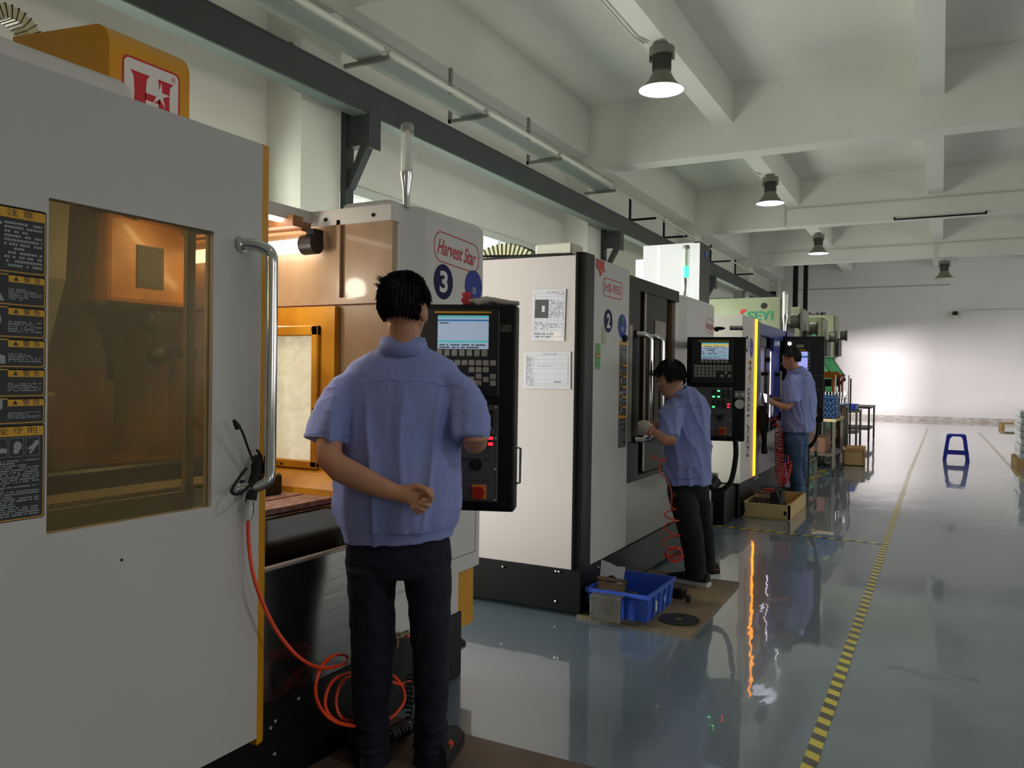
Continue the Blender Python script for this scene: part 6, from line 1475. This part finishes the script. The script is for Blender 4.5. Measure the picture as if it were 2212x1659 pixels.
limb(b, [(depth(1408, 929, 5.30), .036, .032), (depth(1396, 924, 5.33), .046, .034), (depth(1386, 921, 5.35), .044, .030)], ref=UP)
for i in range(4): limb(b, [(depth(1386, 912 + i * 6, 5.35), .014, .014), (depth(1380, 914 + i * 6, 5.35 + .01 * i), .013, .013), (depth(1381, 922 + i * 5, 5.38), .012, .012), (depth(1388, 926 + i * 4, 5.39), .011, .011)], seg=10)
limb(b, [(depth(1402, 914, 5.31), .014, .014), (depth(1394, 911, 5.32), .013, .013), (depth(1387, 913, 5.33), .011, .011)], seg=10)
gl = fuse(b, 'glove', GLW, W2, .005, 3, .4)
c = depth(1407, 930, 5.30); ax = (depth(1425, 941, 5.27) - c).normalized(); u_ = ax.orthogonal().normalized(); v_ = ax.cross(u_)
B().tube([c + (u_ * math.cos(a) + v_ * math.sin(a)) * .035 for a in [2 * PI * i / 20 for i in range(20)]], .005, 6, closed=True).o('glove_cuff', SORG, gl)
b = B()
T2 = [(1486, 1046, .150, .115), (1486, 1030, .153, .12), (1485, 1000, .160, .13), (1484, 960, .162, .13), (1484, 920, .160, .125), (1484, 895, .155, .115), (1480, 872, .135, .10), (1474, 856, .100, .085), (1466, 845, .066, .066)]
limb(b, [(depth(x, y, 5.47), a, c) for x, y, a, c in T2], seg=32, dome=False)
limb(b, [(depth(1460, 876, 5.44), .075, .07), (depth(1448, 895, 5.38), .080, .076), (depth(1446, 920, 5.33), .078, .074), (depth(1447, 940, 5.28), .072, .068), (depth(1449, 948, 5.265), .070, .066)], seg=20, dome=False)
limb(b, [(depth(1460, 880, 5.54), .075, .07), (depth(1444, 905, 5.58), .066, .07), (depth(1438, 918, 5.60), .06, .06)], seg=20, dome=False)
def disp2(co, n_):
    s = co.dot(RT); z = co.z; f = noise.noise(Vector((s * 11 + z * 3, 4.3, z * 3)))
    return .014 * (max(0, 1 - abs(f) * 2.6)) ** 2 + .004 * noise.noise(co * 24) - .004
sh2 = fuse(b, 'shirt', SHIRT, W2, .008, 3, .4, disp2)
b = B(); cl0, cl1 = depth(1466, 857, 5.455), depth(1463, 843, 5.45)
lo = [cl0 + RT * (.085 * math.cos(a) - .0) + FW * (.075 * math.sin(a)) + UP * (-.02 * math.cos(a + 2.7) * -1 - .005) for a in a_]
hi = [cl1 + RT * (.068 * math.cos(a)) + FW * (.066 * math.sin(a)) + UP * (.02 * math.cos(a)) for a in a_]
for i in range(32): b.bm.faces.new([b.bm.verts.new(p) for p in (lo[i], lo[i + 1], hi[i + 1], hi[i])])
bmesh.ops.remove_doubles(b.bm, verts=b.bm.verts[:], dist=.0005); bmesh.ops.recalc_face_normals(b.bm, faces=b.bm.faces[:])
cl = b.o('collar', SHIRT, sh2, smooth=60); sm = cl.modifiers.new('s', 'SOLIDIFY'); sm.thickness = .008; sm.offset = 1
seam(sh2, sh2, [depth(x, y, 5.32) for x, y in ((1462, 880), (1480, 874), (1505, 872), (1525, 876))], 'yoke_seam', .003)
seam(sh2, sh2, [depth(x, y, 5.32) for x, y in ((1440, 1033), (1470, 1037), (1500, 1036), (1530, 1030))], 'waistband_seam', .003)
b = B()
limb(b, [(depth(1486, 1040, 5.47), .135, .105), (depth(1487, 1062, 5.47), .142, .115), (depth(1490, 1080, 5.47), .13, .11)], seg=28, dome=False)
limb(b, [(depth(1476, 1075, 5.42), .095, .10), (depth(1484, 1115, 5.38), .085, .088), (depth(1494, 1160, 5.34), .078, .075), (depth(1500, 1200, 5.36), .072, .072), (depth(1501, 1240, 5.39), .068, .075)], seg=22)
limb(b, [(depth(1505, 1075, 5.55), .090, .095), (depth(1512, 1115, 5.60), .080, .082), (depth(1522, 1160, 5.63), .066, .07), (depth(1527, 1200, 5.64), .058, .064), (depth(1529, 1235, 5.64), .058, .066)], seg=22)
fuse(b, 'trousers', mat('black_trousers', '0c0d10', .85, bump=.1, bscale=300), W2, .009, 3, .4, dispT)
h1 = depth(1530, 1262, 5.37); h1.z = .018; t1 = floorpt(1450, 1252, .018); t1 = h1 + (t1 - h1).normalized() * .30
shoe(W2, h1, t1)
h2 = floorpt(1550, 1246, .018); t2 = floorpt(1505, 1249, .018); shoe(W2, h2, h2 + (t2 - h2).normalized() * .29)

# ---- third worker: jeans, looking at a phone
W3 = thing('person', floorpt(1718, 1078, 0), 'man in periwinkle shirt and blue jeans looking down at a phone by the third machine', 'person')
D3 = W3.location.dot(CF) - EYEP.dot(CF); D3 = 9.42
b = B(); hc = depth(1708, 776, D3); hf = (RT * -.92 + FW * .30 + UP * -.28)
Ph, R3, rt_, fw_, up_ = head(b, hc, hf, UP)
limb(b, [(depth(1712, 785, D3), .06, .06), (depth(1716, 800, D3), .062, .06), (depth(1722, 812, D3), .10, .08)])
limb(b, [(depth(1724, 815, D3), .15, .09), (depth(1726, 870, D3), .16, .11), (depth(1726, 930, D3), .14, .11)])
for q in (((1714, 945, D3 - .05), (1716, 1000, D3 - .02), (1722, 1068, D3)), ((1730, 945, D3 + .1), (1732, 1000, D3 + .12), (1730, 1062, D3 + .15))): limb(b, [(depth(*q[0]), .06, .06), (depth(*q[1]), .04, .04), (depth(*q[2]), .03, .03)])
limb(b, [(depth(1706, 825, D3 - .1), .055, .055), (depth(1705, 850, D3 - .14), .052, .052), (depth(1708, 872, D3 - .17), .048, .048), (depth(1700, 879, D3 - .18), .045, .045), (depth(1685, 876, D3 - .18), .038, .036), (depth(1671, 870, D3 - .18), .028, .028), (depth(1664, 867, D3 - .18), .040, .020), (depth(1660, 866, D3 - .18), .038, .016)], ref=UP)
for i in range(4): limb(b, [(depth(1661, 864 + i * 1.8, D3 - .18 + i * .008), .010, .010), (depth(1657, 866 + i * 1.8, D3 - .20 + i * .008), .009, .009), (depth(1656, 863 + i * 1.8, D3 - .22), .008, .008)], seg=8)
limb(b, [(depth(1665, 862, D3 - .19), .011, .011), (depth(1660, 859, D3 - .2), .009, .009)], seg=8)
limb(b, [(depth(1716, 830, D3 + .16), .05, .05), (depth(1705, 872, D3 + .16), .042, .042), (depth(1688, 868, D3 + .1), .034, .034), (depth(1676, 862, D3 + .02), .03, .02), (depth(1670, 862, D3 - .03), .02, .015)], ref=UP)
fuse(b, 'body', SKIN, W3, .009, 3, .4)
eyes(W3, Ph, R3)
hair(W3, Ph, R3, rt_, fw_, up_, 1.08, 9, None, 2500)
b = B()
T3 = [(1724, 934, .185, .14), (1724, 915, .192, .15), (1725, 880, .195, .15), (1728, 850, .185, .145), (1729, 828, .168, .13), (1726, 812, .14, .11), (1722, 802, .10, .09), (1719, 797, .078, .072)]
limb(b, [(depth(x, y, D3), a, c) for x, y, a, c in T3], seg=28, dome=False)
limb(b, [(depth(1716, 815, D3 - .06), .085, .08), (depth(1709, 830, D3 - .1), .10, .085), (depth(1708, 850, D3 - .14), .105, .085), (depth(1709, 866, D3 - .16), .10, .08), (depth(1710, 872, D3 - .17), .095, .075)], seg=20, dome=False)
sh3 = fuse(b, 'shirt', SHIRT, W3, .012, 2, .4, disp2)
b = B(); cl0, cl1 = depth(1721, 806, D3), depth(1716, 796, D3)
lo = [cl0 + RT * (.10 * math.cos(a)) + FW * (.09 * math.sin(a)) + UP * (.02 * math.cos(a)) for a in a_]
hi = [cl1 + RT * (.072 * math.cos(a)) + FW * (.07 * math.sin(a)) + UP * (.025 * math.cos(a)) for a in a_]
for i in range(32): b.bm.faces.new([b.bm.verts.new(p) for p in (lo[i], lo[i + 1], hi[i + 1], hi[i])])
bmesh.ops.remove_doubles(b.bm, verts=b.bm.verts[:], dist=.0005); bmesh.ops.recalc_face_normals(b.bm, faces=b.bm.faces[:])
cl = b.o('collar', SHIRT, sh3, smooth=60); sm = cl.modifiers.new('s', 'SOLIDIFY'); sm.thickness = .008; sm.offset = 1
b = B()
limb(b, [(depth(1720, 928, D3), .15, .12), (depth(1719, 945, D3), .15, .12), (depth(1719, 958, D3), .13, .11)], seg=24, dome=False)
limb(b, [(depth(1714, 950, D3 - .05), .115, .11), (depth(1714, 980, D3 - .05), .10, .10), (depth(1717, 1015, D3 - .03), .085, .085), (depth(1722, 1045, D3), .078, .08), (depth(1723, 1066, D3 + .02), .082, .09)], seg=20)
limb(b, [(depth(1726, 950, D3 + .1), .11, .11), (depth(1727, 980, D3 + .12), .09, .10), (depth(1728, 1015, D3 + .16), .078, .085), (depth(1727, 1045, D3 + .2), .072, .08), (depth(1727, 1060, D3 + .22), .07, .08)], seg=20)
fuse(b, 'jeans', DENIM, W3, .012, 2, .4, dispT)
h1 = floorpt(1738, 1079, 0); shoe(W3, h1, h1 - RT * .29 + FW * .05, .055, True); h2 = floorpt(1734, 1068, 0); shoe(W3, h2, h2 - RT * .29 + FW * .06, .055, True)
pc = depth(1655, 861, D3 - .2)
PM = Matrix.Translation(pc) @ Matrix((RT, (FW * .6 + UP * .8).normalized(), (FW * -.8 + UP * .6).normalized())).transposed().to_4x4() @ Matrix.Rotation(math.radians(25), 4, 'Y')
t = thing('mobile_phone', pc, 'small phone with lit screen held by the man in jeans', 'phone')
B(PM).box(-.036, .036, -.07, .07, -.004, .004, .003, 1).o('phone_case', BLKPL, t)
B(PM).box(-.032, .032, -.062, .062, .0042, .0046).o('phone_screen', mat('phone_glow', 'd8e0f0', .2, emit=2, ecol='dfe8ff'), t)
